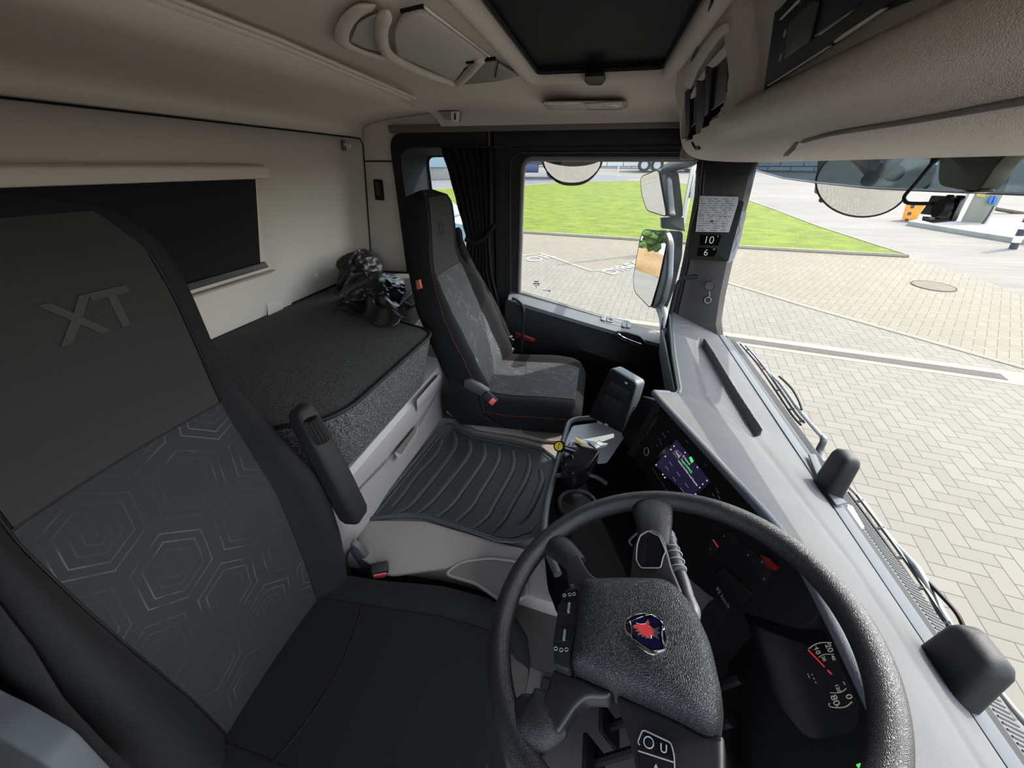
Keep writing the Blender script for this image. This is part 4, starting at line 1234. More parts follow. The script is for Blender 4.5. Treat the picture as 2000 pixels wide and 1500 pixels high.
for p, q in [((540, 890), (550, 905)), ((555, 915), (568, 935)), ((790, 790), (797, 806)), ((812, 752), (820, 766)), ((828, 770), (834, 782)), ((775, 830), (782, 842)), ((800, 812), (806, 826)), ((968, 803), (978, 815)), ((1090, 955), (1102, 970)), ((485, 1140), (490, 1146)), ((505, 1120), (511, 1126)), ((522, 1104), (527, 1110)), ((738, 835), (742, 841)), ((776, 590), (780, 596)), ((862, 660), (866, 666)), ((600, 975), (604, 980)), ((1160, 1110), (1165, 1116)), ((1135, 1145), (1150, 1165)), ((1150, 1180), (1160, 1195)), ((1165, 1125), (1178, 1143)), ((1175, 1160), (1188, 1185)), ((1105, 1180), (1112, 1190)), ((1110, 1215), (1122, 1232)), ((845, 738), (852, 748))]:
    m_ = MB(); m_.tube([sp_(*s1(*p), .0006), sp_(*s1(*q), .0006)], .0009, 5); m_.build('button_mark', M['print_dim'], dash)
stext('c 15°', *s1(697, 1138), .0165, 'print', dash, 'climate_text', .003)
for q in [[(455, 1130), (492, 1088), (515, 1125), (482, 1165)], [(520, 1130), (548, 1098), (575, 1130), (548, 1165)], [(560, 1075), (590, 1105), (640, 1185), (612, 1165)], [(640, 1080), (672, 1060), (730, 1150), (705, 1190)], [(470, 960), (520, 890), (560, 950), (500, 1040)]]:
    sq([s1(*p) for p in q], .003, 'black', 'button', dash, .003)
# switch bank behind the wheel
def z5(x, y): return (1300+.35*x, 975+.35*y)
for q in [[(205, 240), (260, 205), (300, 280), (240, 320)], [(425, 250), (500, 290), (600, 400), (560, 480), (500, 420)], [(270, 420), (330, 380), (490, 520), (420, 600)], [(320, 190), (370, 180), (420, 240), (350, 260)]]:
    sq([z5(*p) for p in q], .003, 'black', 'switch', dash, .003)
def zmark(px, py, s, body, nm='switch_text'): return stext(body, *z5(px, py), s, 'print_dim', dash, nm, .0045)
zmark(318, 548, .0135, '90 km/h'); zmark(250, 275, .008, 'o'); zmark(325, 205, .008, 'o'); zmark(462, 310, .008, 'o'); zmark(540, 350, .008, 'o'); zmark(550, 445, .008, 'o'); zmark(290, 500, .008, 'o')
m_ = MB(); m_.tube([sp_(*z5(265, 225), .004), sp_(*z5(292, 268), .004)], .0011, 6); m_.build('indicator_line', M['glow_red'], dash)
m_ = MB(); m_.prism([sp_(*z5(*p), .002) for p in [(543, 308), (600, 330), (645, 378), (625, 400), (590, 388)]], SN*.010, bev=.002); m_.build('hazard_button', M['red_dark'], dash)['label'] = 'red triangular hazard button'
# instrument dial
CO = V((.4506, .32, -.7104)); CN = V((-.84, 0, .54)).normalized()
def cp(x, y, h=.0): return onp(x, y, CO+CN*h, CN)
def z5c(x, y, h=.0): return cp(*z5(x, y), h)
m_ = MB(); m_.prism(fillet([z5c(*p) for p in [(430, 600), (700, 520), (860, 620), (1000, 860), (1090, 1120), (1080, 1300), (800, 1350), (600, 1100)]], .02, 4), CN*.002); cl = m_.build('instrument_cluster', M['black_gloss'], dash)
def carc(pts, r=.0007, mat='gauge', nm='dial_arc', parent=cl):
    m_ = MB(); m_.tube(smooth_path([z5c(*p, .003) for p in pts], 5), r, 5); return m_.build(nm, M[mat], parent)
carc([(798, 835), (830, 812), (870, 800), (925, 800)]); carc([(855, 882), (885, 866), (940, 865)], .0005); carc([(918, 1080), (975, 1078), (1008, 1055)], .0005)
carc([(910, 1142), (920, 1158), (970, 1163), (1010, 1155), (1040, 1130)]); carc([(910, 1142), (916, 1140)]); carc([(838, 820), (842, 832)]); carc([(905, 798), (908, 812)]); carc([(955, 1160), (958, 1146)]); carc([(992, 1018), (1000, 1035)])
carc([(796, 842), (886, 935)], .0012, 'glow_red', 'needle')['label'] = 'red needle'
carc([(905, 955), (925, 975)], .0014, 'glow_red', 'needle_hub')
CR = (z5c(860, 860)-z5c(830, 820)).normalized()
def ctext(body, x, y, s, rot=None):
    a_, c_ = rot or ((0, 0), (12, 26))
    r_ = (z5c(x+c_[0], y+c_[1])-z5c(x, y)).normalized(); u_ = CN.cross(r_).normalized()
    return text('dial_number', body, M['gauge'], cl, z5c(x, y, .003), r_, u_, s*.8, .0001, .00015)
ctext('10', 845, 845, 0.0144); ctext('20', 912, 830, 0.0168); ctext('20', 882, 890, 0.0096); ctext('40', 935, 885, 0.0096); ctext('120', 960, 1055, 0.0096); ctext('80', 945, 1122, 0.0180); ctext('0', 1022, 1102, 0.0168)
ctext('- - -', 830, 1000, 0.0120); ctext('---', 800, 985, 0.0096)
m_ = MB(); m_.tube([z5c(1070, 1490, .003), z5c(1090, 1482, .003), z5c(1110, 1492, .003)], .002, 5); m_.build('indicator', M['glow_green'], cl)
# passenger side fascia: storage lid and corner vent
b = MB(); rows = []
for (f, y) in FB[9:]:
    f = V(f)
    rows.append([f+V((.004, 0, -.012)), f+V((.0, 0, -.03)), f+V((.0, 0, -.10)), f+V((.012, 0, -.155)), f+V((.03, 0, -.17)), f+V((.06, 0, -.22)), f+V((.08, 0, -.5)), V((f.x+.1, f.y, -1.33))])
b.grid(rows); b.build('passenger_fascia', M['panel_black'], dash, 35)
b = MB(); P4 = [V((.292, 1.14, -.625)), V((.322, 1.72, -.63)), V((.330, 1.72, -.745)), V((.300, 1.14, -.74))]
b.prism(fillet(P4, .012, 4), (-.008, 0, 0), bev=.003); b.build('storage_lid', M['dash_pass'], dash)
b = MB(); P4 = [V((.326, 1.76, -.632)), V((.35, 1.92, -.637)), V((.355, 1.92, -.72)), V((.333, 1.76, -.72))]
b.prism(fillet(P4, .012, 4), (-.006, 0, 0), bev=.002); v2 = b.build('air_vent', M['black'], dash)
for k in range(5):
    m_ = MB(); u = (k+.5)/5; m_.tube([V((.320+.024*u, 1.76+.16*u, -.645)), V((.327+.024*u, 1.76+.16*u, -.71))], .0025, 6); m_.build('vent_slat', M['dash_pass'], v2)
b = MB(); b.prism(fillet([V((.292, 1.06, -.625)), V((.292, 1.12, -.625)), V((.300, 1.12, -.70)), V((.30, 1.06, -.70))], .01, 4), (-.006, 0, 0), bev=.002); b.build('air_vent', M['black_gloss'], dash)
b = MB(); b.box((.47, 1.935, -.74), (.20, .03, .20), bev=.01); b.build('end_cap', M['dash_pass'], dash)

# ================================================================== CENTRE CONSOLE TRAY
KZ = -.80
con = thing('centre_console', 'black centre console with a pale dotted tray and cup holder beside the floor mat', 'console', (.1, .9, TZ))
def kz(x, y, z=KZ): return at(x, y, 'z', z)
ko = [kz(*p) for p in [(1112, 820), (1175, 815), (1240, 850), (1290, 1060), (1290, 1150), (1130, 1160), (1072, 1090), (1058, 1050), (1066, 985)]]
b = MB(); kf = fillet(ko, [.03, .02, .02, .03, .03, .05, .05, .05, .05], 5)
b.loft([[V((p.x+(.02 if p.x < .1 else 0), p.y, TZ-.02)) for p in kf], [p+V((0, 0, -.012)) for p in kf], kf]); b.build('console_body', M['console'], con, 40)
b = MB(); b.tube(fillet([kz(*p, KZ+.004) for p in [(1180, 815), (1112, 820), (1066, 985), (1060, 1055), (1090, 1122)]], [0, .04, .05, .04, 0], 6), .010, 10); b.build('rim', M['tray_lip'], con, 60)
tk = [kz(*p, KZ+.003) for p in [(1118, 833), (1172, 826), (1222, 850), (1185, 905), (1100, 910), (1093, 890)]]
b = MB(); b.prism(fillet(tk, .012, 4), (0, 0, .003)); b.build('tray_mat', M['tray'], con)
# cup holder rim; a flat dark disc paints the shade of the well
for c_, r_ in (((1128, 985), .050),):
    m_ = MB(); cc = kz(*c_, KZ+.004); m_.ring(cc, (0, 0, 1), r_, .006, 40, 8); m_.build('cup_holder', M['black'], con)
    m_ = MB(); m_.disc(cc+V((0, 0, -.002)), (0, 0, 1), r_*.95, .001, 32); m_.build('cup_well_shade', M['black_gloss'], con)
cc = kz(1165, 955, KZ+.004); b = MB(); b.tube(smooth_path([kz(*p, KZ+.006) for p in [(1085, 930), (1120, 925), (1160, 930), (1185, 945)]], 5), .006, 8); b.build('inner_rim', M['tray_lip'], con)
# gear selector block with yellow-faced brake knob
gs = thing('park_brake_lever', 'black lever with a round yellow topped knob on the console tray', 'lever', kz(1140, 900))
def gb(x, y, z=-.74): return at(x, y, 'z', z)
b = MB(); b.prism(fillet([at(x, y, 'z', -.735) for x, y in [(1112, 862), (1124, 852), (1150, 862), (1172, 880), (1150, 912), (1120, 925), (1098, 912), (1097, 890)]], .008, 3), (0, 0, -.062), bev=.006); b.build('lever_block', M['black_gloss'], gs, 40)
k0, k1 = at(1120, 880, 'z', -.722), at(1093, 872, 'z', -.705)
b = MB(); b.tube([k0, k0*.5+k1*.5, k1], [.013, .010, .010], 12); b.build('lever_arm', M['black_gloss'], gs)
kd = (k1-k0).normalized(); kn = (kd*.35+(-k1).normalized()*.9).normalized()
b = MB(); b.disc(k1-kn*.008, kn, .017, .016, 28, .016); kb2 = b.build('knob', M['black_gloss'], gs)
b = MB(); b.disc(k1+kn*.008, kn, .012, .0015, 28); kf2 = b.build('knob_face', M['yellow'], kb2); kf2['label'] = 'round yellow knob face'
kr = V((0, 0, 1)).cross(kn).normalized()
text('knob_symbol', '+\nI', M['ink'], kb2, k1+kn*.0098, kr, kn.cross(kr), .010, .0002, .0005)
b = MB(); b.prism([at(x, y, 'z', -.728) for x, y in [(1121, 858), (1126, 855), (1143, 869), (1138, 871)]], (0, 0, .003), bev=.001); b.build('warning_strip', M['yellow'], gs)
cd = thing('folded_card', 'grey folded card with a printed square lying on the console tray', 'card', kz(1155, 865))
b = MB(); P3 = [at(1124, 851, 'z', -.733), at(1187, 872, 'z', -.755), at(1181, 883, 'z', -.765), at(1146, 875, 'z', -.738)]
b.prism([V((p.x, p.y, -.745)) for p in P3], (0, 0, .0015)); b.build('card_sheet', M['paper'], cd)
b = MB(); sqq = [onp(x, y, (P3[0].x, P3[0].y, -.743), (0, 0, 1)) for x, y in [(1163, 866), (1170, 860), (1181, 865), (1174, 871)]]
b.tube(sqq, .0007, 5, close=True); b.build('printed_square', M['ink'], cd)

# ================================================================== DISPLAY UNIT ON THE DASH
du = thing('display_unit', 'upright black tablet style display with rounded corners standing beside the centre stack', 'display', (.08, 1.17, -.8))
dn = V((-.42, -.9, .18)).normalized(); do = at(1195, 780, 'y', 1.17)
def dp(x, y, h=0): return onp(x, y, do+dn*h, dn)
fr = [dp(*p) for p in [(1193, 717), (1246, 748), (1217, 846), (1147, 812)]]
b = MB(); b.prism(fillet(fr, .016, 6), -dn*.045+V((.012, 0, 0)), bev=.006, seg=3); b.build('case', M['housing_light'], du, 50)
b = MB(); b.prism(fillet([dp(*p) for p in [(1194, 719), (1244, 749), (1216, 843), (1149, 811)]], .014, 6), dn*.004, bev=.002); b.build('front_panel', M['panel_black'], du)
for q in ([(1193, 742), (1232, 765), (1223, 786), (1182, 762)], [(1183, 768), (1219, 790), (1210, 812), (1172, 790)]):
    m_ = MB(); m_.prism(fillet([dp(*p, .004) for p in q], .004, 3), dn*.002, bev=.0008); m_.build('speaker_panel', M['black'], du)
for q in ([(1167, 821), (1177, 826), (1176, 830), (1166, 824)], [(1181, 826), (1188, 829), (1186, 837), (1179, 833)], [(1221, 745), (1226, 748), (1225, 751), (1220, 748)]):
    m_ = MB(); m_.prism([dp(*p, .0045) for p in q], dn*.0006); m_.build('badge', M['print'], du)
b = MB(); b.tube([dp(1225, 800, -.03), dp(1243, 797, -.05), V((.22, 1.02, -.70))], .012, 8); b.build('mounting_arm', M['black'], du)
b = MB(); b.tube([dp(1237, 794, -.02), dp(1247, 798, -.03)], .0025, 6); b.build('clamp_pin', M['chrome'], du)

# ================================================================== STEERING WHEEL
WT = math.radians(17)
WN = V((-math.sin(WT), 0, math.cos(WT))); WC = V((.136, .34, -.558))
WU = V((math.cos(WT), 0, math.sin(WT)))          # towards the top of the wheel
def wp(x, y, h=0): return onp(x, y, WC+WN*h, WN)
def z4w(x, y, h=0): return wp(900+.35*x, 950+.35*y, h)
sw_ = thing('steering_wheel', 'large black leather steering wheel with a griffin badge on its hub', 'steering wheel', tuple(WC))
RW = .2335
b = MB(); pts = [WC+WU*math.cos(2*PI*k/120)*RW+V((0, 1, 0))*math.sin(2*PI*k/120)*RW for k in range(120)]
b.tube(pts, .0175, 20, up=WN, close=True); b.build('rim', M['leather'], sw_, 80)
def wprism(q, h, th, mat, nm, parent=sw_, r=.004, bev=.003, fn=None, seg=3, lab=None):
    m_ = MB(); f_ = fn or z4w
    P_ = [f_(*p, h) for p in q]
    if r: P_ = fillet(P_, r, 4)
    m_.prism(P_, -WN*th, bev=bev, seg=seg); o_ = m_.build(nm, M[mat], parent, 45)
    if lab: o_['label'] = lab
    return o_
# leather-wrapped and smooth spoke pieces
def spoke(path, rads, nm, mat, parent=sw_, flat=(1, .62)):
    m_ = MB(); P_ = smooth_path([z4w(x, y, h) for x, y, h in path], 6)
    n_ = len(P_); R_ = []
    for k in range(n_):
        u = k/(n_-1)*(len(rads)-1); i = int(min(u, len(rads)-1.001)); R_.append(rads[i]*(1-(u-i))+rads[i+1]*(u-i))
    m_.tube(P_, R_, 16, flat=flat, up=WN); return m_.build(nm, M[mat], parent, 80)
spoke([(470, 300, -.002), (560, 350, .001), (650, 440, .003)], [.020, .022, .017], 'spoke_root', 'leather', flat=(1.1, .6))
wprism([(575, 395), (655, 370), (690, 440), (725, 490), (770, 515), (980, 515), (985, 545), (600, 550), (590, 470)], .018, .026, 'wheel_smooth', 'spoke', r=.006)
spoke([(1065, 90, -.002), (1075, 190, .004), (1080, 330, .002)], [.034, .028, .020], 'spoke_root', 'leather', flat=(1.15, .5))
wprism([(960, 330), (990, 260), (1060, 232), (1110, 250), (1140, 300), (1180, 450), (1240, 590), (1200, 590), (1150, 556), (940, 545), (950, 430)], .024, .034, 'wheel_smooth', 'spoke', r=.006, bev=.005)
pod = wprism([(1000, 275), (1045, 250), (1105, 278), (1142, 365), (1128, 388), (1112, 452), (1005, 452), (980, 410), (985, 330)], .0265, .003, 'black_gloss', 'switch_pod', r=.004, bev=.001)
m_ = MB(); m_.tube(fillet([z4w(*p, .0268) for p in [(1000, 275), (1045, 248), (1108, 278), (1144, 365), (1130, 388), (1114, 455), (1003, 455), (978, 410), (983, 330)]], .004, 4), .0009, 6, close=True); m_.build('pod_trim', M['print_dim'], pod)
spoke([(430, 1290, -.002), (390, 1330, .002), (480, 1330, .006)], [.020, .024, .018], 'spoke_root', 'leather')
spoke([(300, 1240, -.001), (370, 1300, .003), (450, 1300, .003), (560, 1260, .002)], [.016, .026, .028, .020], 'spoke_root', 'leather', flat=(1.25, .55))
wprism([(510, 1010), (620, 1045), (850, 1140), (820, 1185), (700, 1180), (640, 1230), (540, 1385), (500, 1320), (420, 1245), (470, 1150)], .016, .026, 'wheel_smooth', 'spoke', r=.006, bev=.006)
wprism([(860, 1150), (950, 1185), (1200, 1295), (1380, 1395), (1470, 1370), (1475, 1800), (1000, 1800), (960, 1480), (900, 1300)], .014, .034, 'wheel_smooth', 'spoke', r=.008, bev=.006)
pod2 = wprism([(985, 1430), (1015, 1358), (1170, 1430), (1190, 1500), (1195, 1640), (1000, 1620)], .0175, .004, 'black_gloss', 'switch_pod', r=.004, bev=.001)
m_ = MB(); m_.tube(fillet([z4w(*p, .0178) for p in [(985, 1430), (1015, 1356), (1172, 1430), (1190, 1500), (1195, 1640)]], .003, 4), .0008, 6); m_.build('pod_trim', M['print_dim'], pod2)
m_ = MB(); m_.tube([z4w(x, y, .0185) for x, y in [(990, 1475), (1190, 1540)]], .0007, 5); m_.build('pod_gap', M['print_dim'], pod2)
m_ = MB(); m_.ring(z4w(1048, 1428, .018), WN, .005, .0006, 24, 5); m_.build('button_symbol', M['print'], pod2)
WRr = V((0, -1, 0))
text('button_symbol', 'U', M['print'], pod2, z4w(1132, 1465, .018), (z4w(1142, 1466)-z4w(1122, 1460)).normalized(), WN.cross((z4w(1142, 1466)-z4w(1122, 1460)).normalized()), .011, .0001, .0001)
text('button_symbol', '^', M['print'], pod2, z4w(1090, 1590, .018), (z4w(1100, 1592)-z4w(1080, 1587)).normalized(), WN.cross((z4w(1100, 1592)-z4w(1080, 1587)).normalized()), .014, .0001, .0001)
# domed airbag cover
aq = [(683, 548), (900, 543), (1130, 547), (1205, 580), (1305, 692), (1400, 900), (1462, 1180), (1442, 1368), (1383, 1392), (1200, 1295), (950, 1185), (618, 1040), (650, 800)]
m_ = MB()
base = fillet([z4w(*p, .018) for p in aq], .010, 5)
cen_ = z4w(1000, 860, .018)
def ab(k, h): return [cen_+(p-cen_)*k+WN*h for p in base]
m_.loft([[p-WN*.03 for p in base], ab(1.0, 0), ab(.985, .012), ab(.95, .020), ab(.88, .0262), ab(.76, .030), ab(.5, .032), ab(.22, .0325)])
hub = m_.build('airbag_cover', M['airbag'], sw_, 60)
for s_, p in (('T', (1040, 605)), ('U', (1045, 1050))):
    text('airbag_mark', s_, M['ink'], hub, z4w(*p, .0475), (0, 1, 0), WN.cross(V((0, 1, 0))), .012, .0015, .0002)
# left control strip
cs = wprism([(590, 570), (668, 548), (678, 565), (602, 1028), (520, 998), (512, 870), (542, 670)], .030, .03, 'black_soft', 'control_strip', r=.004, bev=.003)
wprism([(585, 585), (655, 575), (650, 640), (575, 640)], .0308, .001, 'black_gloss', 'switch_plate', cs, bev=0)
wprism([(545, 650), (650, 640), (640, 710), (535, 715)], .0315, .002, 'black', 'rocker', cs, bev=.0005)
wprism([(598, 645), (612, 645), (606, 700), (592, 700)], .0345, .004, 'print_dim', 'rocker_bar', cs, r=.001, bev=.0005)
wprism([(530, 790), (625, 780), (610, 860), (522, 868)], .0315, .002, 'black', 'rocker', cs, bev=.0005)
wprism([(574, 795), (587, 795), (580, 855), (567, 855)], .0345, .004, 'print_dim', 'rocker_bar', cs, r=.001, bev=.0005)
for p in [(578, 608), (608, 603), (632, 600), (530, 905), (560, 912), (590, 910)]:
    m_ = MB(); m_.ring(z4w(*p, .0315), WN, .0022, .0005, 16, 5); m_.build('strip_symbol', M['print'], cs)
# badge: three-lobed shield, red griffin head with a crown
EH = .0515
em = thing
bd_ = MB(); bd_.prism(fillet([z4w(*p, EH) for p in [(912, 742), (925, 738), (960, 715), (1010, 705), (1062, 708), (1110, 728), (1138, 760), (1135, 780), (1152, 820), (1155, 860), (1140, 895), (1142, 915), (1120, 925), (1080, 942), (1062, 935), (1010, 900), (950, 850), (940, 828), (918, 822), (908, 790)]], .003, 4), -WN*.004, bev=.001); badge = bd_.build('badge', M['chrome'], hub)
bd_ = MB(); bd_.prism(fillet([z4w(*p, EH+.0004) for p in [(922, 750), (960, 725), (1010, 714), (1060, 716), (1105, 738), (1126, 768), (1128, 785), (1143, 825), (1145, 860), (1130, 890), (1130, 908), (1082, 930), (1062, 924), (1010, 890), (960, 845), (946, 818), (926, 812), (918, 780)]], .003, 4), WN*.0006); bd_.build('badge_field', M['black_gloss'], badge)
bd_ = MB(); bd_.prism(fillet([z4w(*p, EH+.0011) for p in [(950, 770), (958, 745), (1005, 732), (1050, 735), (1070, 722), (1100, 745), (1122, 790), (1120, 840), (1132, 868), (1128, 895), (1090, 915), (1060, 905), (1010, 880), (985, 860), (962, 830)]], .004, 4), WN*.0006); bd_.build('badge_shield', M['navy'], badge)
for arc in ([(925, 760), (1000, 728), (1062, 712), (1075, 722)], [(1062, 712), (1110, 740), (1135, 775), (1122, 800)], [(1128, 780), (1125, 830), (1135, 880), (1140, 900)], [(1140, 905), (1090, 915), (1040, 905), (960, 850)], [(945, 745), (955, 790), (950, 830), (930, 815)], [(1080, 938), (1040, 925), (985, 880), (955, 840)]):
    m_ = MB(); m_.tube(smooth_path([z4w(*p, EH+.002) for p in arc], 5), .0009, 6); m_.build('badge_outline', M['chrome'], badge)
gr = [(962, 778), (985, 770), (975, 760), (1005, 768), (1030, 765), (1045, 745), (1052, 760), (1048, 778), (1065, 785), (1075, 800), (1092, 820), (1080, 838), (1062, 832), (1065, 848), (1045, 845), (1030, 848), (1035, 835), (1010, 840), (1018, 825), (985, 828), (1002, 812), (972, 808), (992, 798), (965, 792)]
bd_ = MB(); bd_.prism([z4w(*p, EH+.002) for p in gr], WN*.0010); bd_.build('griffin', M['red'], badge)['label'] = 'red griffin head'
m_ = MB(); m_.tube([z4w(*p, EH+.0028) for p in gr], .0006, 5, close=True); m_.build('griffin_outline', M['chrome'], badge)
bd_ = MB(); bd_.prism([z4w(*p, EH+.002) for p in [(1075, 795), (1108, 790), (1092, 806), (1112, 818), (1092, 826), (1108, 852), (1078, 838)]], WN*.0012); bd_.build('crown', M['metal'], badge)
# steering column and stalks beneath the wheel
colm = thing('steering_column', 'brown grey steering column shroud beneath the steering wheel', 'steering column', tuple(WC-WN*.1))
m_ = MB(); m_.tube([WC-WN*.03, WC-WN*.06, WC-WN*.14+V((.0, 0, 0)), WC-WN*.30+V((.02, 0, -.0)), WC-WN*.55+V((.05, 0, -.0))], [.040, .045, .048, .045, .04], 24); m_.build('column_shroud', M['shroud'], colm, 70)
m_ = MB(); P_ = [z4w(*p, -.040) for p in [(1150, 255), (1165, 330), (1195, 430), (1215, 480)]]
m_.tube(smooth_path(P_, 4), [.010]+[.0135]*11+[.011], 14); st = m_.build('stalk_head', M['stalk'], colm, 60)
for p in [(1158, 300), (1175, 355), (1188, 385), (1200, 425), (1210, 465)]:
    m_ = MB(); c0 = z4w(*p, -.040); m_.ring(c0, (P_[3]-P_[0]), .0138, .0010, 20, 5); m_.build('stalk_ring', M['print'], st)
m_ = MB(); m_.tube(smooth_path([z4w(*p, -.045) for p in [(1210, 465), (1240, 540), (1268, 640), (1290, 720), (1200, 820)]], 5), [.011]*10+[.012]*11, 12); m_.build('stalk', M['stalk'], colm, 60)
m_ = MB(); m_.tube(smooth_path([z4w(*p, -.05) for p in [(982, 262), (945, 295), (940, 315), (955, 330)]], 4), .002, 6); m_.build('stalk_tip', M['stalk'], colm)
# key fob hanging at the column, brown knob low behind the rim
kf_ = wprism([(355, 1210), (378, 1215), (380, 1205), (415, 1215), (405, 1240), (370, 1275), (340, 1275), (345, 1240)], -.10, .003, 'print', 'paper_tag', None, r=.001, bev=.0005)
tag(kf_, 'small grey paper tag hanging behind the lower left of the steering wheel rim', 'tag')
# pedals and heel mat in the driver footwell
hm = MB(); hm.box((.18, .33, -1.322), (.42, .48, .014), bev=.004)
tag(hm.build('heel_mat', M['footwell_mat']), 'brown grey mat in the driver footwell under the steering wheel', 'mat')
for k, (px, py, w_) in enumerate([(1190, 1420, .06), (1160, 1490, .07)]):
    p_ = at(px, py, 'z', -1.18)
    t_ = thing('pedal', 'black pedal in the driver footwell, the %s of the two' % ('far one' if k == 0 else 'near one, closest to the camera'), 'pedal', tuple(p_))
    m_ = MB(); m_.box(p_, (.012, w_, .11), rot=Matrix.Rotation(-.5, 3, 'Y'), bev=.004); m_.build('pedal_pad', M['black'], t_)
    m_ = MB(); m_.tube([p_, p_+V((.12, 0, .20)), p_+V((.20, 0, .34))], .010, 8); m_.build('pedal_arm', M['black'], t_)
# ================================================================== OVERHEAD CONSOLE
from mathutils.bvhtree import BVHTree
oc = thing('overhead_console', 'brown grey grained overhead console above the windscreen with cubbies at its far end', 'overhead console', (.35, .8, .15))
OP = [(.60, .10), (.595, .03), (.55, .014), (.47, .012), (.38, .014), (.31, .020), (.268, .034), (.245, .055), (.230, .085), (.222, .115), (.215, .14), (.204, .17), (.192, .20), (.183, .225), (.177, .242), (.172, .26), (.172, .46)]
ON = V((.938, 0, .345)); OO = V((.222, 0, .113))
def opl(x, y, d=0): return onp(x, y, OO+ON*d, ON)
def dense(P_, step):
    out = []
    for a, c in zip(P_, P_[1:]):
        n_ = max(1, int(math.hypot(c[0]-a[0], c[1]-a[1])/step))
        out += [(a[0]+(c[0]-a[0])*k/n_, a[1]+(c[1]-a[1])*k/n_) for k in range(n_)]
    return out+[P_[-1]]
OPd = dense([tuple(p)[:2] for p in [(q.x, q.z) for q in smooth_path([V((x, 0, z)) for x, z in OP], 4)]], .008)
def sst(a, b_, x):
    t = max(0, min(1, (x-a)/(b_-a))); return t*t*(3-2*t)
cub = [(opl(x, y).y, opl(x, y).z) for x, y in [(1418, 45), (1405, 58), (1378, 95), (1350, 150), (1336, 185), (1331, 235), (1332, 268), (1345, 272), (1370, 252), (1405, 222), (1416, 190), (1419, 120)]]
def oc_pt(y, x, z):
    roll = (1-sst(.98, 1.14, y))
    x2 = x
    x2 -= .012*roll*math.exp(-((z-.070)/.030)**2)
    rec = (1-sst(.925, .95, y))*sst(.096, .116, z)*(1-sst(.30, .33, z))
    x2 += .030*rec
    # long dip across the roll
    x2 += .010*roll*math.exp(-((z-.050)/.012)**2)
    if y > 1.0 and inside((y, z), cub) and x < .24: x2 += .05*min(1, dist_poly((y, z), [V(q) for q in cub])/.006)
    k = sst(1.60, 1.70, y)
    x2 += k*.03*(1 if x < .4 else 0)
    return V((x2, y, z+k*.004))
ysd = [YR+(1.70-YR)*i/230 for i in range(231)]
rows = [[oc_pt(y, x, z) for x, z in OPd] for y in ysd]
b = MB(); b.grid(rows)
b.bm.verts.ensure_lookup_table()
end = [v.co.copy() for v in b.bm.verts[-len(OPd):]]
f_ = b.bm.faces.new(b.bm.verts[-len(OPd):])
bmesh.ops.triangulate(b.bm, faces=[f_])
bvh_oc = BVHTree.FromBMesh(b.bm)
b.build('console_shell', M['overhead'], oc, 50)
def hit(bvh, px, py, lift=.002):
    d = ray(px, py).normalized(); h = bvh.ray_cast(V((0, 0, 0)), d)
    return (h[0]-d*lift) if h[0] is not None else at(px, py, 'x', .22)
def z1x(x, y): return (1300+x/5, y/5)
# smoother flat face of the far end, sunken dark panel with the radio
b = MB(); b.tube(smooth_path([hit(bvh_oc, *p, .0) for p in [(1563, 278), (1620, 262), (1700, 248), (1800, 232), (1900, 214), (2000, 196), (2080, 182)]], 4), [.0008]+[.0035]*24, 6); b.build('roll_groove', M['overhead_dark'], oc, 60)
b = MB(); q = [hit(bvh_oc, *p, .001) for p in [(1561, 277), (1553, 279), (1536, 297), (1530, 304), (1540, 304), (1553, 292)]]; b.prism(q, (-.0008, 0, -.0008)); b.build('blind_slot', M['black'], oc)
XP = .243
def px_(x, y, dx=0): return opl(x, y, .022+dx)
pan_ = [px_(*z1x(*p)) for p in [(960, 955), (950, 900), (1060, 120), (1100, 90), (1400, -250), (2600, -1300), (3400, -900), (3400, -400), (2000, 170), (1650, 420), (1000, 840)]]
b = MB(); b.prism(pan_, ON*.02, bev=.002); rp = b.build('radio_panel', M['black'], oc)
def rpr(q, dx, mat, nm, th=.003, r=.002, bev=.0008):
    m_ = MB(); P_ = [px_(*z1x(*p), dx) for p in q]; m_.prism(fillet(P_, r, 3) if r else P_, ON*th, bev=bev); return m_.build(nm, M[mat], rp)
rpr([(1150, 590), (1200, 230), (1430, 10), (1480, 20), (1400, 410)], -.004, 'card_grey', 'display')
rpr([(990, 835), (1590, 450), (1600, 462), (1000, 845)], -.004, 'trim_light', 'metal_edge', .003, 0, 0)
rpr([(1645, 400), (1720, 340), (2100, 90), (2150, 90), (1700, 395), (1650, 425)], -.004, 'trim_light', 'metal_edge', .003, 0, 0)
rpr([(1140, 350), (1165, 280), (1168, 330), (1150, 375)], -.005, 'print_dim', 'button', .002)
rpr([(1100, 600), (1125, 510), (1130, 560), (1112, 610)], -.005, 'print_dim', 'button', .002)
rpr([(1450, 350), (1820, 100), (1825, 108), (1460, 358)], -.006, 'print_dim', 'card_slot', .002, 0, 0)
rpr([(1490, 340), (1720, 185), (1780, 130), (1785, 140), (1500, 348)], -.006, 'trim_light', 'card_slot', .002, 0, 0)
rpr([(1110, 190), (1290, 0), (1300, 20), (1120, 200)], -.006, 'trim_light', 'metal_edge', .002, 0, 0)
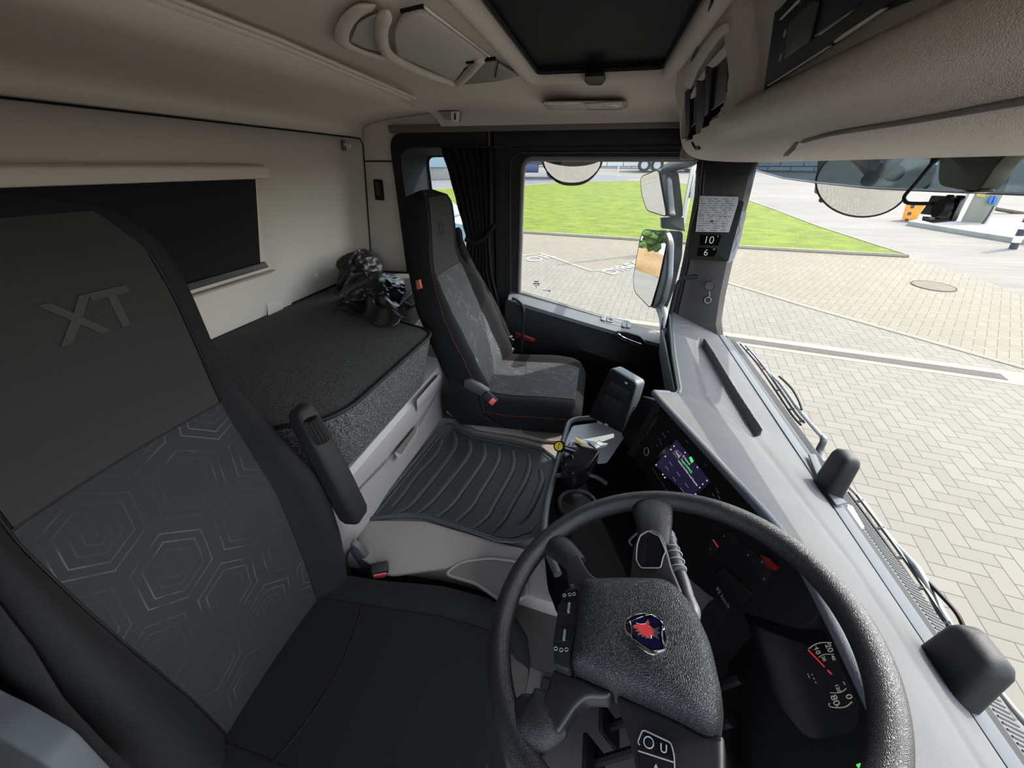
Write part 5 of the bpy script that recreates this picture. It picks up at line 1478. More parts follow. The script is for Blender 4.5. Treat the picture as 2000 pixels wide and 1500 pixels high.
# cubby contents
def cpr(q, dx, mat, nm, th=.004, parent=oc):
    m_ = MB(); P_ = [opl(*z1x(*p), dx) for p in q]; m_.prism(P_, ON*th, bev=.0008); return m_.build(nm, M[mat], parent)
cpr([(180, 850), (200, 760), (260, 600), (370, 430), (480, 290), (560, 230), (590, 235), (605, 300), (500, 400), (400, 540), (310, 690), (235, 870)], -.002, 'trim_light', 'cubby_rim', .004)
cpr([(185, 890), (238, 890), (232, 1240), (215, 1350), (200, 1340)], .002, 'black', 'cubby_divider', .03)
cpr([(300, 790), (380, 800), (375, 1150), (355, 1280), (300, 1325), (290, 1250)], .002, 'black', 'cubby_divider', .03)
cpr([(388, 655), (455, 670), (430, 900), (415, 1110), (378, 1140)], .002, 'black', 'cubby_divider', .03)
cpr([(400, 640), (600, 415), (600, 520), (455, 670)], .004, 'trim_light', 'cubby_shelf', .01)
cpr([(308, 785), (380, 680), (380, 765), (345, 808)], .004, 'trim_light', 'cubby_shelf', .01)
cpr([(235, 940), (290, 830), (290, 925), (247, 968)], .004, 'trim_light', 'cubby_shelf', .01)
cpr([(455, 675), (600, 530), (590, 975), (415, 1095), (432, 900)], .012, 'card_grey', 'cubby_card', .004)
cpr([(247, 968), (290, 930), (285, 1205), (235, 1250)], .012, 'card_grey', 'cubby_card', .004)
cpr([(418, 1092), (588, 975), (588, 982), (418, 1099)], .008, 'white', 'card_edge', .002)
cpr([(238, 1248), (286, 1203), (286, 1209), (238, 1254)], .008, 'white', 'card_edge', .002)
b = MB(); b.tube([hit(bvh_oc, *z1x(*p), .004) for p in [(245, 1325), (270, 1400), (300, 1450), (335, 1440)]], .005, 6); b.build('bag_hook', M['black'], oc)
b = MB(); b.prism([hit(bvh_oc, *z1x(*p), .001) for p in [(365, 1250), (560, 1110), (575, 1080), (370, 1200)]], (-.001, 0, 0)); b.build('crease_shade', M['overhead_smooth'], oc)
b = MB(); b.box((.285, 1.73, .10), (.05, .05, .16), bev=.012); b.box((.45, 1.85, .13), (.30, .3, .13), bev=.01); S_(b.build('trim_14', M['overhead_dark']))
# smooth roof section in front of the hatch
b = MB(); b.box((.24, .93, .262), (.10, 2.1, .02)); S_(b.build('trim_15', M['headliner']))

# ================================================================== THINGS ON THE PILLAR AND THE WINDSCREEN
ph = thing('number_holder', 'black plastic holder on the windscreen pillar with slots reading 10 and 6', 'holder', at(1390, 470, 'y', 1.86))
PO, PN = at(1395, 450, 'y', 1.85), V((-.12, -1, .10)).normalized()
def pp(x, y, h=0): return onp(x, y, PO+PN*h, PN)
def z5p(x, y, h=0): return pp(1000+x/4, 280+y/4, h)
def pr_(fn, q, h, th, mat, nm, parent, r=.002, bev=.0008):
    m_ = MB(); P_ = [fn(*p, h) for p in q]; m_.prism(fillet(P_, r, 3) if r else P_, -PN*th, bev=bev); return m_.build(nm, M[mat], parent)
hb = pr_(z5p, [(1455, 450), (1780, 450), (1815, 455), (1690, 925), (1365, 905), (1385, 700)], 0, .012, 'black', 'holder_plate', ph, .006)
pr_(z5p, [(1470, 712), (1635, 718), (1630, 740), (1610, 800), (1465, 795)], .002, .002, 'console', 'slot', ph)
pr_(z5p, [(1455, 812), (1605, 822), (1600, 850), (1580, 885), (1445, 880)], .002, .002, 'console', 'slot', ph)
hr = (z5p(1560, 752)-z5p(1520, 750)).normalized(); hu = PN.cross(hr).normalized()
for s_, x, y, sz in (('10', 1538, 757, .042), ('6', 1515, 855, .038), ("'", 1606, 745, .03), ("''", 1575, 845, .03)):
    text('number', s_, M['white'], ph, z5p(x, y, .0035), hr, hu, sz, .0003, -.0006)
doc = thing('paper_document', 'white printed form tucked into the black holder on the windscreen pillar', 'document', z5p(1590, 550))
dq = [(1470, 410), (1770, 418), (1765, 470), (1695, 695), (1435, 690), (1450, 560)]
pr_(z5p, dq, .008, .001, 'paper', 'sheet', doc, 0, 0)
rnd = random.Random(4)
m_ = MB()
for k in range(15):
    y = 432+k*17.5
    xa = 1478-(y-410)*.10; xb = 1750-(y-410)*.22
    x = xa
    while x < xb-20:
        w_ = rnd.uniform(14, 60)
        m_.prism([z5p(x, y, .0086), z5p(min(x+w_, xb), y+1, .0086), z5p(min(x+w_, xb), y+rnd.choice((3, 4, 6)), .0086), z5p(x, y+4, .0086)], -PN*.0002)
        x += w_+rnd.uniform(8, 40)
m_.build('printed_lines', M['ink'], doc, None)['kind'] = 'stuff'
m_ = MB(); m_.prism([z5p(1548, 600, .0088), z5p(1575, 602, .0088), z5p(1572, 620, .0088), z5p(1545, 618, .0088)], -PN*.0002); m_.build('printed_stamp', M['ink'], doc)
for xs_ in ((1470, 520, 1450, 690), (1600, 560, 1580, 690), (1680, 430, 1640, 690), (1440, 560, 1700, 572), (1440, 640, 1690, 650), (1500, 560, 1490, 690)):
    m_ = MB(); m_.tube([z5p(xs_[0], xs_[1], .0087), z5p(xs_[2], xs_[3], .0087)], .0004, 4); m_.build('form_line', M['ink'], doc)
bk = thing('paper_pad', 'white crinkled stack of papers behind the black pillar holder', 'papers', z5p(1750, 700))
for k in range(3):
    P_ = [z5p(x+k*6, y+k*3, -.014-.006*k) for x, y in [(1700, 560), (1790, 530), (1820, 545), (1800, 620), (1775, 740), (1740, 850), (1715, 910), (1670, 925)]]
    m_ = MB(); m_.prism(smooth_path(P_, 2), -PN*.001); m_.build('sheet', M['paper'], bk)
m_ = MB(); m_.tube(smooth_path([z5p(x, y, -.012) for x, y in [(1790, 580), (1775, 640), (1782, 680), (1750, 740), (1755, 790), (1725, 850)]], 4), .001, 5); m_.build('fold_line', M['print_dim'], bk)
# round socket cover and key in the pillar
ky = thing('pillar_socket', 'round socket cover with a key lock below it on the windscreen pillar', 'socket', z5p(1540, 1150))
m_ = MB(); m_.ring(z5p(1545, 1115, -.002), PN, .020, .0018, 36, 6); m_.build('cover_ring', M['black'], ky)
m_ = MB(); m_.disc(z5p(1545, 1115, -.004), PN, .0185, .002, 32); m_.build('cover', M['pillar'], ky)
m_ = MB(); m_.disc(z5p(1530, 1225, -.008), PN, .019, .012, 32, .016); lk = m_.build('lock_barrel', M['black_gloss'], ky)
m_ = MB(); m_.ring(z5p(1530, 1225, .004), PN, .013, .0015, 28, 6); m_.build('lock_ring', M['print'], lk)
for a in range(5):
    m_ = MB(); m_.disc(z5p(1530, 1225, .003)+hr*math.cos(a*1.256)*.007+hu*math.sin(a*1.256)*.007, PN, .0016, .001, 10); m_.build('pin', M['chrome'], lk)
m_ = MB(); m_.tube([z5p(1543, 1155, .001), z5p(1545, 1190, .003), z5p(1535, 1200, .004)], .0012, 6); m_.build('tether', M['print'], ky)

# camera mount stuck to the windscreen, with its cable
XW = .575
def wz(x, y, dx=0): return at(1700+x*.15, 270+y*.15, 'x', XW+dx)
dm = thing('camera_mount', 'black dash camera bracket hanging on the windscreen near the middle', 'camera mount', wz(880, 900))
def wpr(q, dx, th, mat, nm, parent=dm, r=.003, bev=.001, vec=None):
    m_ = MB(); P_ = [wz(*p, dx) for p in q]; m_.prism(fillet(P_, r, 3) if r else P_, vec or (th, 0, 0), bev=bev); return m_.build(nm, M[mat], parent)
wpr([(790, 745), (1000, 755), (1035, 790), (960, 880), (860, 1010), (690, 990), (640, 985), (740, 850)], 0, .018, 'dark', 'camera_body')
wpr([(990, 735), (1045, 735), (1050, 760), (920, 960), (860, 950)], -.006, .006, 'black', 'bracket_arm')
wpr([(1110, 740), (1180, 745), (1175, 790), (1050, 1080), (800, 1105), (660, 1070), (680, 1010), (760, 1035), (870, 1010), (1010, 970)], .004, .008, 'black_gloss', 'bracket_arm')
m_ = MB(); m_.disc(wz(990, 915, -.012), (-1, 0, 0), .014, .012, 20); m_.build('clamp_knob', M['black'], dm)
wpr([(750, 1020), (830, 1025), (800, 1055), (760, 1055)], -.002, .003, 'trim_light', 'label_plate')
cb = MB(); cb.tube(smooth_path([wz(*p) for p in [(930, 150), (870, 240), (740, 400), (560, 620), (460, 730), (440, 790), (480, 840), (600, 850), (820, 850)]], 5), [.006]*8+[.0032]*34, 8)
cb.build('cable', M['black'], dm)
# sensor housing at the top of the glass
sh = thing('sensor_housing', 'olive black sensor housing at the top middle of the windscreen', 'sensor housing', wz(1200, 400, .02))
m_ = MB(); P_ = [wz(*p, .0) for p in [(920, 60), (1960, 20), (1900, 120), (1640, 330), (1520, 540), (1440, 640), (1380, 690), (1200, 690), (1100, 665), (900, 630), (860, 560), (880, 300), (870, 180)]]
m_.prism(fillet(P_, .012, 4), (.028, 0, 0), bev=.005); m_.build('housing_shell', M['olive'], sh)
m_ = MB(); m_.prism(fillet([wz(*p, .001) for p in [(1200, 690), (1380, 690), (1440, 650), (1420, 700), (1300, 718), (1160, 705)]], .004, 3), (.02, 0, 0), bev=.002); m_.build('sensor_eye', M['black_gloss'], sh)

# two black rounded boxes on the dash at the foot of the glass
def padbox(name, label, base, top, dx, grp):
    t_ = thing(name, label, 'sensor box', sum((V(p) for p in base), V())/4, group=None)
    m_ = MB()
    Bq = fillet([V(p) for p in base], .016, 5); Tq = fillet([V(p) for p in top], .014, 5)
    cT = sum(Tq, V())/len(Tq)
    def lerp(a): return [p*(1-a)+q_*a for p, q_ in zip(Bq, Tq)]
    m_.loft([lerp(0), lerp(.5), lerp(.85), [q_*.88+cT*.12+(q_*0) for q_ in lerp(.95)], [q_*.55+cT*.45+V((0, 0, .002)) for q_ in Tq]])
    m_.build('cover', M['black_soft'], t_, 70)
    return t_
def hexbox(Y0, Y1, X0, X1, z0, z1, tx, ty):
    return ([(X0, Y0, z0), (X1, Y0, z0), (X1, Y1, z0), (X0, Y1, z0)], [(X0+tx, Y0+ty, z1), (X1+.004, Y0+ty, z1), (X1+.004, Y1-ty*.3, z1), (X0+tx, Y1-ty*.3, z1)])
B_, T_ = hexbox(.822, .892, .600, .645, -.703, -.592, .010, .008)
padbox('sensor_box', 'smaller black rounded box at the foot of the windscreen, the far one by the wipers', B_, T_, 0, None)
B_, T_ = hexbox(.390, .475, .578, .628, -.708, -.606, .012, .010)
padbox('sensor_box', 'larger black rounded box at the foot of the windscreen, at the lower right', B_, T_, 0, None)
# cowl: rubber seal, ribbed scuttle
b = MB(); b.prism([V((.642, -.12, -.716)), V((.672, -.12, -.735)), V((.672, 1.93, -.735)), V((.642, 1.93, -.716))], (0, 0, -.01)); S_(b.build('trim_16', M['black']))
b = MB()
b.prism([V((.672, -.12, -.735)), V((.715, -.12, -.755)), V((.715, 1.98, -.755)), V((.672, 1.98, -.735))], (0, 0, -.015))
for k in range(250):
    y = -.10+k*.0083
    b.tube([V((.676, y, -.736)), V((.712, y, -.753))], .0016, 4)
S_(b.build('trim_17', M['ribbed']))
b = MB(); q = [onp(x, y, (.69, 1, -.742), (.4, 0, 1)) for x, y in [(1655, 985), (1665, 990), (1688, 1030), (1683, 1034), (1668, 1030), (1655, 1005)]]
b.prism(q, (0, 0, .0015)); S_(b.build('trim_18', M['print_dim']))

# ================================================================== WIPERS
def wiper(name, label, arm, blade, hose, X=.75, foot=None):
    t_ = thing(name, label, 'wiper', at(*arm[-1], 'x', X))
    m_ = MB(); P_ = smooth_path([at(x, y, 'x', X+.015) for x, y in arm], 5); n_ = len(P_)
    m_.tube(P_, [.006+.008*(k/n_)**1.5 for k in range(n_)], 8, flat=(1, .55)); m_.build('wiper_arm', M['wiper'], t_, 60)
    m_ = MB(); P_ = smooth_path([at(x, y, 'x', X-.005) for x, y in blade], 5)
    m_.tube(P_, .0038, 6); bl_ = m_.build('wiper_blade', M['black'], t_)
    m_ = MB(); P2 = [p+V((.012, 0, .006)) for p in P_[1:-1]]; m_.tube(P2, .0042, 6); m_.build('blade_frame', M['wiper'], t_)
    for k in range(2, len(P_)-2, 4):
        m_ = MB(); m_.tube([P_[k], P_[k]+V((.016, .0, .008))], .004, 6); m_.build('blade_clip', M['wiper'], bl_)
    if hose:
        m_ = MB(); m_.tube(smooth_path([at(x, y, 'x', X+.02) for x, y in hose], 5), .0042, 6); m_.build('washer_hose', M['black'], t_)
    m_ = MB(); c_ = at(*arm[-1], 'x', X+.01); m_.disc(c_, (.6, 0, .8), .016, .018, 20, .012); m_.build('pivot', M['wiper'], t_)
    return t_
wiper('windscreen_wiper', 'far windscreen wiper lying along the bottom of the glass beyond the small black box',
      [(1443, 668), (1478, 705), (1520, 745), (1560, 800), (1596, 842), (1609, 858), (1600, 882), (1606, 912)],
      [(1446, 672), (1480, 712), (1515, 763), (1545, 808), (1564, 830)], [(1522, 735), (1545, 757), (1560, 782), (1566, 800)])
wiper('windscreen_wiper', 'middle windscreen wiper lying between the two black boxes',
      [(1660, 952), (1690, 985), (1730, 1040), (1775, 1090), (1795, 1115), (1830, 1180), (1868, 1250), (1885, 1300)],
      [(1657, 962), (1700, 1020), (1750, 1090), (1800, 1165), (1850, 1245)], [(1798, 1122), (1840, 1165), (1870, 1200), (1886, 1235)])
wiper('windscreen_wiper', 'nearest windscreen wiper below the large black box at the lower right edge',
      [(1945, 1340), (1985, 1390), (2030, 1440), (2080, 1510)],
      [(1922, 1375), (1945, 1420), (1978, 1478)], [(1940, 1360), (1970, 1400), (2010, 1450)])

# ================================================================== EXTERNAL VISOR AND MIRRORS
vz = thing('sun_visor', 'smoked translucent sun visor outside the top of the windscreen', 'visor', (.95, .9, .05))
XV = .86
b = MB(); P_ = [at(x, y, 'x', XV) for x, y in [(1400, 270), (1456, 316), (1480, 334), (1530, 348), (1600, 357), (1700, 367), (1835, 373), (2000, 379), (2300, 386), (2700, 250), (2000, 230), (1600, 250)]]
b.prism([V((p.x+(.06*(p.z+.02) if True else 0), p.y, p.z)) for p in P_], (.006, 0, 0)); b.build('visor_plate', M['visor'], vz, None)
b = MB(); b.tube([at(x, y, 'x', XV) for x, y in [(1456, 316), (1480, 334), (1530, 348), (1600, 357), (1700, 367), (1835, 373), (2000, 379), (2300, 386)]], .004, 6); b.build('visor_edge', M['housing_light'], vz)

def aim(p, target):
    p = V(p); return ((-p).normalized()+(V(target)-p).normalized()).normalized()
def mirror_set(name, label, n, o, house, glass, extra=None, rim='black', th=.05, parent=None):
    n = V(n).normalized(); o = V(o)
    t_ = parent or thing(name, label, 'mirror', tuple(o))
    m_ = MB(); m_.prism(fillet([onp(x, y, o, n) for x, y in house], .03, 5), -n*th, bev=.012, seg=3); hs = m_.build('mirror_housing', M['housing'], t_, 50)
    m_ = MB(); gp = fillet([onp(x, y, o+n*.004, n) for x, y in glass], .028, 6); m_.prism(gp, n*.003); g_ = m_.build('mirror_glass', M['mirror'], hs, None)
    m_ = MB(); m_.tube(gp, .004, 6, close=True); m_.build('mirror_rim', M['black'], hs)
    return t_
mo = at(1285, 470, 'y', 2.42)
MN = aim(at(1272, 525, 'y', 2.42), (-33, 13, -1.0))
sm = mirror_set('door_mirrors', 'pair of dark door mirrors, one above the other, outside the passenger window', MN, mo,
     [(1247, 478), (1256, 447), (1298, 449), (1305, 470), (1303, 540), (1290, 590), (1275, 605), (1240, 572), (1236, 555)],
     [(1250, 470), (1257, 448), (1300, 453), (1303, 470), (1288, 545), (1271, 602), (1240, 570), (1237, 545)])
mirror_set('x', '', aim(at(1280, 380, 'y', 2.42), (-14, 8, -2.0)), mo, [(1250, 345), (1290, 328), (1300, 350), (1304, 410), (1308, 425), (1262, 412), (1256, 390)],
     [(1251, 346), (1287, 331), (1290, 352), (1300, 408), (1302, 423), (1264, 411), (1254, 380)], parent=sm)
b = MB(); b.loft([fillet([V(p)+V(d) for p in [at(x, y, 'y', 2.44) for x, y in q]], .02, 4) for q, d in (([(1290, 328), (1325, 335), (1333, 400), (1334, 425), (1306, 425), (1298, 380)], (0, 0, 0)), ([(1292, 332), (1325, 337), (1332, 400), (1333, 422), (1308, 422), (1300, 380)], (0, .09, 0)))])
b.build('upper_shell', M['housing'], sm, 50)
b = MB(); b.loft([fillet([V(p)+V(d) for p in [at(x, y, 'y', 2.44) for x, y in q]], .02, 4) for q, d in (([(1302, 450), (1334, 452), (1332, 500), (1318, 560), (1303, 602), (1276, 603), (1292, 545)], (0, 0, 0)), ([(1304, 454), (1333, 456), (1330, 500), (1316, 560), (1302, 600), (1282, 600), (1296, 545)], (0, .10, 0)))])
b.build('lower_shell', M['housing'], sm, 50)
b = MB(); b.prism(fillet([at(x, y, 'y', 2.47) for x, y in [(1291, 425), (1336, 424), (1338, 452), (1292, 446)]], .004, 3), (0, .05, 0), bev=.004); b.build('mirror_link', M['housing_light'], sm)
b = MB(); b.tube(smooth_path([at(x, y, 'y', yy) for x, y, yy in [(1300, 330, 2.48), (1320, 322, 2.42), (1345, 316, 2.3), (1375, 300, 2.12)]], 4), .028, 12, flat=(.7, 1)); b.build('upper_arm', M['housing'], sm, 60)
b = MB(); b.tube(smooth_path([at(x, y, 'y', yy) for x, y, yy in [(1290, 600, 2.46), (1297, 620, 2.36), (1300, 650, 2.15)]], 4), .030, 12); b.build('lower_arm', M['housing_light'], sm, 60)

km = thing('kerb_mirror', 'wide convex kerb mirror hanging outside above the passenger window', 'mirror', at(1117, 330, 'y', 2.25))
ko_ = at(1117, 335, 'y', 2.25); kn_ = aim(ko_, (-.3, 3.4, -2.6))
b = MB(); rows = []
for i in range(15):
    u = -1+2*i/14
    r = []
    for j in range(9):
        v = j/8
        xx = 1116.5+60*u*(1-.07*v*v)
        yt = 307; yb = 365-26*abs(u)**3
        p = onp(xx, yt+(yb-yt)*v, ko_, kn_)
        p = p-kn_*(.030*(u*u)+.03*(v-.4)**2)
        r.append(p)
    rows.append(r)
b.grid(rows); b.build('mirror_glass', M['mirror'], km, 80, solid=.004)
border = [r[0] for r in rows]+rows[-1][1:]+[r[-1] for r in reversed(rows[:-1])]+list(reversed(rows[0][1:-1]))
b = MB(); b.tube(border, .004, 6, close=True); b.build('mirror_rim', M['black'], km)
b = MB(); b.tube(smooth_path([onp(x, y, ko_+kn_*.02, kn_) for x, y in [(1060, 306), (1085, 314), (1117, 318), (1150, 315), (1174, 306)]], 5), .016, 10); b.build('mirror_housing', M['black_soft'], km, 60)
# front mirror seen through the glass
fm = thing('front_mirror', 'large round front mirror on a black bracket hanging before the windscreen', 'mirror', at(1690, 390, 'x', 1.12))
fo = at(1690, 400, 'x', 1.12); fn = aim(fo, (3.2, 1.6, -2.6))
b = MB(); el = [onp(1690+93*math.cos(a)*(1 if math.cos(a) > 0 else .98), 368+66*math.sin(a), fo, fn) for a in [2*PI*k/44 for k in range(44)]]
ec = sum(el, V())/44
b.loft([[ec+(p-ec)*k-fn*.035*k*k for p in el] for k in (.05, .3, .55, .8, 1.0)]); b.build('mirror_glass', M['mirror'], fm, 80)
b = MB(); b.tube([p-fn*.035 for p in el], .004, 6, close=True); b.build('mirror_rim', M['black'], fm)
b = MB(); b.loft([[ec+(p-ec)*k-fn*(.04+.05*(1-k*k)) for p in el] for k in (1.0, .8, .5, .1)]); b.build('mirror_shell', M['housing'], fm, 80)
b = MB(); P_ = [at(x, y, 'x', 1.08) for x, y in [(1597, 300), (1632, 300), (1630, 335), (1645, 352), (1640, 362), (1610, 385), (1588, 378), (1592, 350)]]; b.prism(fillet(P_, .015, 4), (.05, 0, 0), bev=.01); b.build('bracket_block', M['housing'], fm)
b = MB(); b.tube(smooth_path([at(x, y, 'x', 1.07) for x, y in [(1605, 390), (1640, 380), (1680, 360), (1710, 325), (1722, 290)]], 5), .014, 10); b.build('bracket_arm', M['black_soft'], fm, 60)
b = MB(); b.tube(smooth_path([at(x, y, 'x', 1.06) for x, y in [(1672, 300), (1690, 330), (1700, 352)]], 5), .030, 10); b.build('bracket_arm', M['housing'], fm, 60)
ug = at(1760, 345, 'x', 1.02); un = aim(ug, (2.5, 17, -2.0))
b = MB(); b.prism(fillet([onp(x, y, ug, un) for x, y in [(1728, 285), (1718, 320), (1697, 362), (1722, 374), (1800, 374), (1815, 366), (1828, 320), (1828, 270)]], .01, 3), -un*.004); b.build('mirror_glass', M['mirror'], fm, None)
# ================================================================== THE YARD OUTSIDE
def gpoly(name, pts, mat, h, kind='structure', th=.3, label=None, cat=None):
    P_ = [gz(p[0], p[1], h) if not isinstance(p, V) else V((p.x, p.y, -2.75+.055*p.y+h)) for p in pts]
    b = MB(); b.prism(P_, (0, 0, -th)); o = b.build(name, M[mat], None, None)
    if kind: o['kind'] = kind
    if label: o['label'] = label
    if cat: o['category'] = cat
    return o
def g(x, y): p = gnd(x, y); return (p.x, p.y)
gpoly('yard_ground', [(-70, -40), (80, -40), (80, 70), (-70, 70)], 'concrete', 0)
KERB = [g(1026, 500), g(1056, 496), g(1156, 531), g(1239, 521), g(1330, 523), g(1412, 551), g(1574, 600), g(2000, 721)]
gpoly('paving_grey', [(-25, -6), (-25, 10.6)]+KERB+[(12, 4.5), (12, -6)], 'pave_grey', .012)
GN = [g(1026, 456), g(1120, 462), g(1245, 470), g(1337, 477), g(1440, 485), g(1600, 494), g(1770, 503)]
gpoly('paving_beige', [(-25, 10.55), KERB[0]]+KERB[1:]+[(12, 4.45), (14, 8.3)]+[g(2000, 580), g(1900, 540), g(1800, 512)]+[g(1771, 504)]+list(reversed(GN[:-1]))+[(-25, 14.6)], 'pave_beige', .010)
# grass island with its kerb
GI = [g(1770, 503), g(1700, 480), g(1600, 447), g(1500, 408), g(1452, 391), g(1400, 374), g(1340, 362), g(1250, 355), g(1100, 358), g(1026, 364), g(940, 368), g(835, 372)]+[(-22, 24), (-22, 16.5), g(835, 447)]
GI2 = [V((p[0], p[1], 0)) for p in GI+[g(900, 451)]+GN[:-1]]
gr_ = gpoly('grass_lawn', GI2, 'grass', .06, 'stuff', .2, 'mown green grass island beyond the paving outside the truck', 'lawn')
b = MB(); b.tube([V((p.x, p.y, -2.75+.055*p.y+.03)) for p in GI2], .06, 6, close=True)
tag(b.build('grass_kerb', M['kerb']), 'pale stone edging round the green grass island', 'kerb')
b = MB(); b.tube([gz(x, y, .015) for x, y in [(-25, 10.6)]+KERB+[(12, 4.5)]], .055, 6, flat=(1, .35), up=(0, 0, 1))
tag(b.build('edging_kerb', M['kerb']), 'pale zigzag edging strip between the grey and the beige block paving', 'kerb')
asp = gpoly('asphalt_lane', [g(1026, 362), g(1100, 357), g(1200, 354), (3, 36), (-4, 41), (-30, 41), (-30, 26), g(835, 370)], 'asphalt', .012)
# drain channel with pale borders
D0, D1 = gnd(1380, 656), gnd(1958, 737)
dv = (D1-D0).normalized(); dw = V((dv.y, -dv.x, 0))
for nm, o_, w_, m_n, h_ in (('drain_border', .0, .42, 'kerb', .016), ('drain_channel', .02, .17, 'drain', .020)):
    A_, B_ = D0-dv*2, D1+dv*(2.2 if nm == 'drain_border' else 0)
    P_ = [A_+dw*(o_-w_/2), B_+dw*(o_-w_/2), B_+dw*(o_+w_/2), A_+dw*(o_+w_/2)]
    b = MB(); b.prism([V((p.x, p.y, -2.75+.055*p.y+h_)) for p in P_], (0, 0, -.02)); o = b.build(nm, M[m_n], None, None)
    tag(o, 'dark grey drain channel set in the paving before the truck' if nm == 'drain_channel' else 'pale cream border strips along the drain channel in the paving', 'drain' if nm == 'drain_channel' else 'border')
mc_ = gnd(1822, 560)
t_ = thing('manhole_cover', 'round brown iron manhole cover in the beige paving', 'manhole', tuple(mc_))
b = MB(); b.disc(mc_+V((0, 0, .005)), (0, -.055, 1), .34, .016, 40); b.build('cover_plate', M['iron'], t_)
b = MB(); b.ring(mc_+V((0, 0, .014)), (0, -.055, 1), .36, .010, 40, 6); b.build('frame_ring', M['drain'], t_)
# painted words
tr_ = (gnd(1245, 520)-gnd(1180, 541)).normalized()
text('road_marking', 'DIREC', M['road_paint'], None, gnd(1184, 536)+V((.0, .0, .022)), tr_, V((0, -.055, 1)).normalized().cross(tr_), .55, .002, 0, 'LEFT')
o = bpy.data.objects['road_marking']; tag(o, 'white painted letters DIREC on the grey paving by the mirror', 'road marking')
o = text('road_marking', 'OR', M['road_paint'], None, gnd(1030, 511)+V((.0, .0, .022)), (gnd(1062, 504)-gnd(1030, 511)).normalized(), V((0, -.055, 1)).normalized().cross((gnd(1062, 504)-gnd(1030, 511)).normalized()), .62, .002, 0, 'LEFT')
tag(o, 'white painted letters OR on the grey paving at the rear edge of the window', 'road marking')
# block wall far behind
wall0, wall1 = gnd(1160, 326), gnd(1420, 331)
wd = (wall1-wall0).normalized(); wall0 = wall0-wd*12; wall1 = wall1+wd*10
m = NT('concrete_blocks'); co = m.coord()
br_n = m.n('ShaderNodeTexBrick'); m.put(br_n.inputs['Vector'], co)
mp = m.n('ShaderNodeMapping'); mp.inputs['Rotation'].default_value = (PI/2, 0, 0); m.put(mp.inputs[0], co); m.put(br_n.inputs['Vector'], mp.outputs[0])
br_n.inputs['Color1'].default_value = (.58, .56, .52, 1); br_n.inputs['Color2'].default_value = (.66, .64, .60, 1); br_n.inputs['Mortar'].default_value = (.13, .12, .11, 1)
br_n.inputs['Scale'].default_value = 1; br_n.inputs['Brick Width'].default_value = 1.7; br_n.inputs['Row Height'].default_value = .65; br_n.inputs['Mortar Size'].default_value = .04
m.bsdf(br_n.outputs[0], .9)
b = MB(); b.prism([V((wall0.x, wall0.y, wall0.z-.2)), V((wall1.x, wall1.y, wall1.z-.2)), V((wall1.x, wall1.y, wall1.z+2.8)), V((wall0.x, wall0.y, wall0.z+2.8))], (0, .8, 0))
tag(b.build('block_wall', m.m, None, None), 'long wall of pale concrete blocks at the far side of the yard', 'wall')
# blue round sign on a post
sp0 = gnd(1205, 354)
t_ = thing('road_sign', 'small round blue road sign on a thin grey post behind the grass', 'sign', tuple(sp0))
b = MB(); b.tube([sp0, sp0+V((.0, 0, 2.6))], .04, 8); b.build('post', M['metal'], t_)
b = MB(); b.disc(sp0+V((0, -.06, 2.2)), (0, -1, 0), .30, .03, 28); sd_ = b.build('sign_disc', M['blue_sign'], t_)
b = MB(); b.prism([sp0+V((x, -.10, z)) for x, z in [(-.04, 1.98), (.04, 1.98), (.04, 2.2), (.14, 2.2), (0, 2.42), (-.14, 2.2), (-.04, 2.2)]], (0, -.01, 0)); b.build('sign_arrow', M['white'], sd_)
b = MB(); b.box(sp0+V((0, -.06, 1.8)), (.3, .03, .3)); b.build('sub_plate', M['blue_sign'], t_)
# lamp post behind the mirrors
lp0 = gnd(1322, 490)
t_ = thing('lamp_post', 'leaning pale metal post with a box behind the door mirrors', 'post', tuple(lp0))
lt_ = onp(1356, 318, lp0, (0, 1, 0)); lt_ = lp0+(lt_-lp0)*1.7
b = MB(); b.tube([lp0, lt_], [.075, .06], 12); b.build('pole', M['metal'], t_)
bx = onp(1352, 364, lp0+V((0, -.1, 0)), (0, 1, 0)); b = MB(); b.box(bx+V((.10, 0, 0)), (.16, .12, .55), rot=Matrix.Rotation(.10, 3, 'Y'), bev=.02); b.build('junction_box', M['hub'], t_)

# ---- vehicles
def wheel(c, r, w_, parent, ax=(0, 1, 0)):
    b = MB(); a = V(ax)
    b.disc(V(c)-a*w_/2, ax, r, w_, 28); w0 = b.build('wheel', M['tyre'], parent)
    b = MB(); b.disc(V(c)-a*(w_/2+.01), ax, r*.55, .02, 20); b.build('hub', M['hub'], w0)
tA = gnd(1052, 350)
t_ = thing('parked_truck', 'dark flatbed truck chassis parked beyond the grass, at the rear edge of the door window', 'truck', tuple(tA))
for dx in (.1, 1.6, -2.9): wheel(tA+V((dx+1.0, .3, .52)), .52, .35, t_)
b = MB(); b.box(tA+V((-.9, .8, 1.15)), (7.0, 1.0, .35)); b.build('chassis', M['truck_dark'], t_)
b = MB(); b.box(tA+V((-.9, .3, .75)), (1.6, .6, .6), bev=.06); b.build('fuel_tank', M['truck_blue'], t_)
b = MB(); b.box(tA+V((-2.4, .2, .55)), (3.2, .06, .12)); b.box(tA+V((-2.4, .2, .85)), (3.2, .06, .12)); b.build('side_guard', M['hub'], t_)
b = MB(); b.box(tA+V((-.8, 1.4, 2.0)), (6.6, 2.4, 1.3)); b.build('load_bed', M['truck_dark'], t_)
tB = gnd(1285, 336)
t_ = thing('parked_truck', 'dark truck with a yellow plate parked by the block wall, above the upper door mirror', 'truck', tuple(tB))
for dx in (-1.3, -.2, 2.6): wheel(tB+V((dx, -.2, .55)), .55, .35, t_)
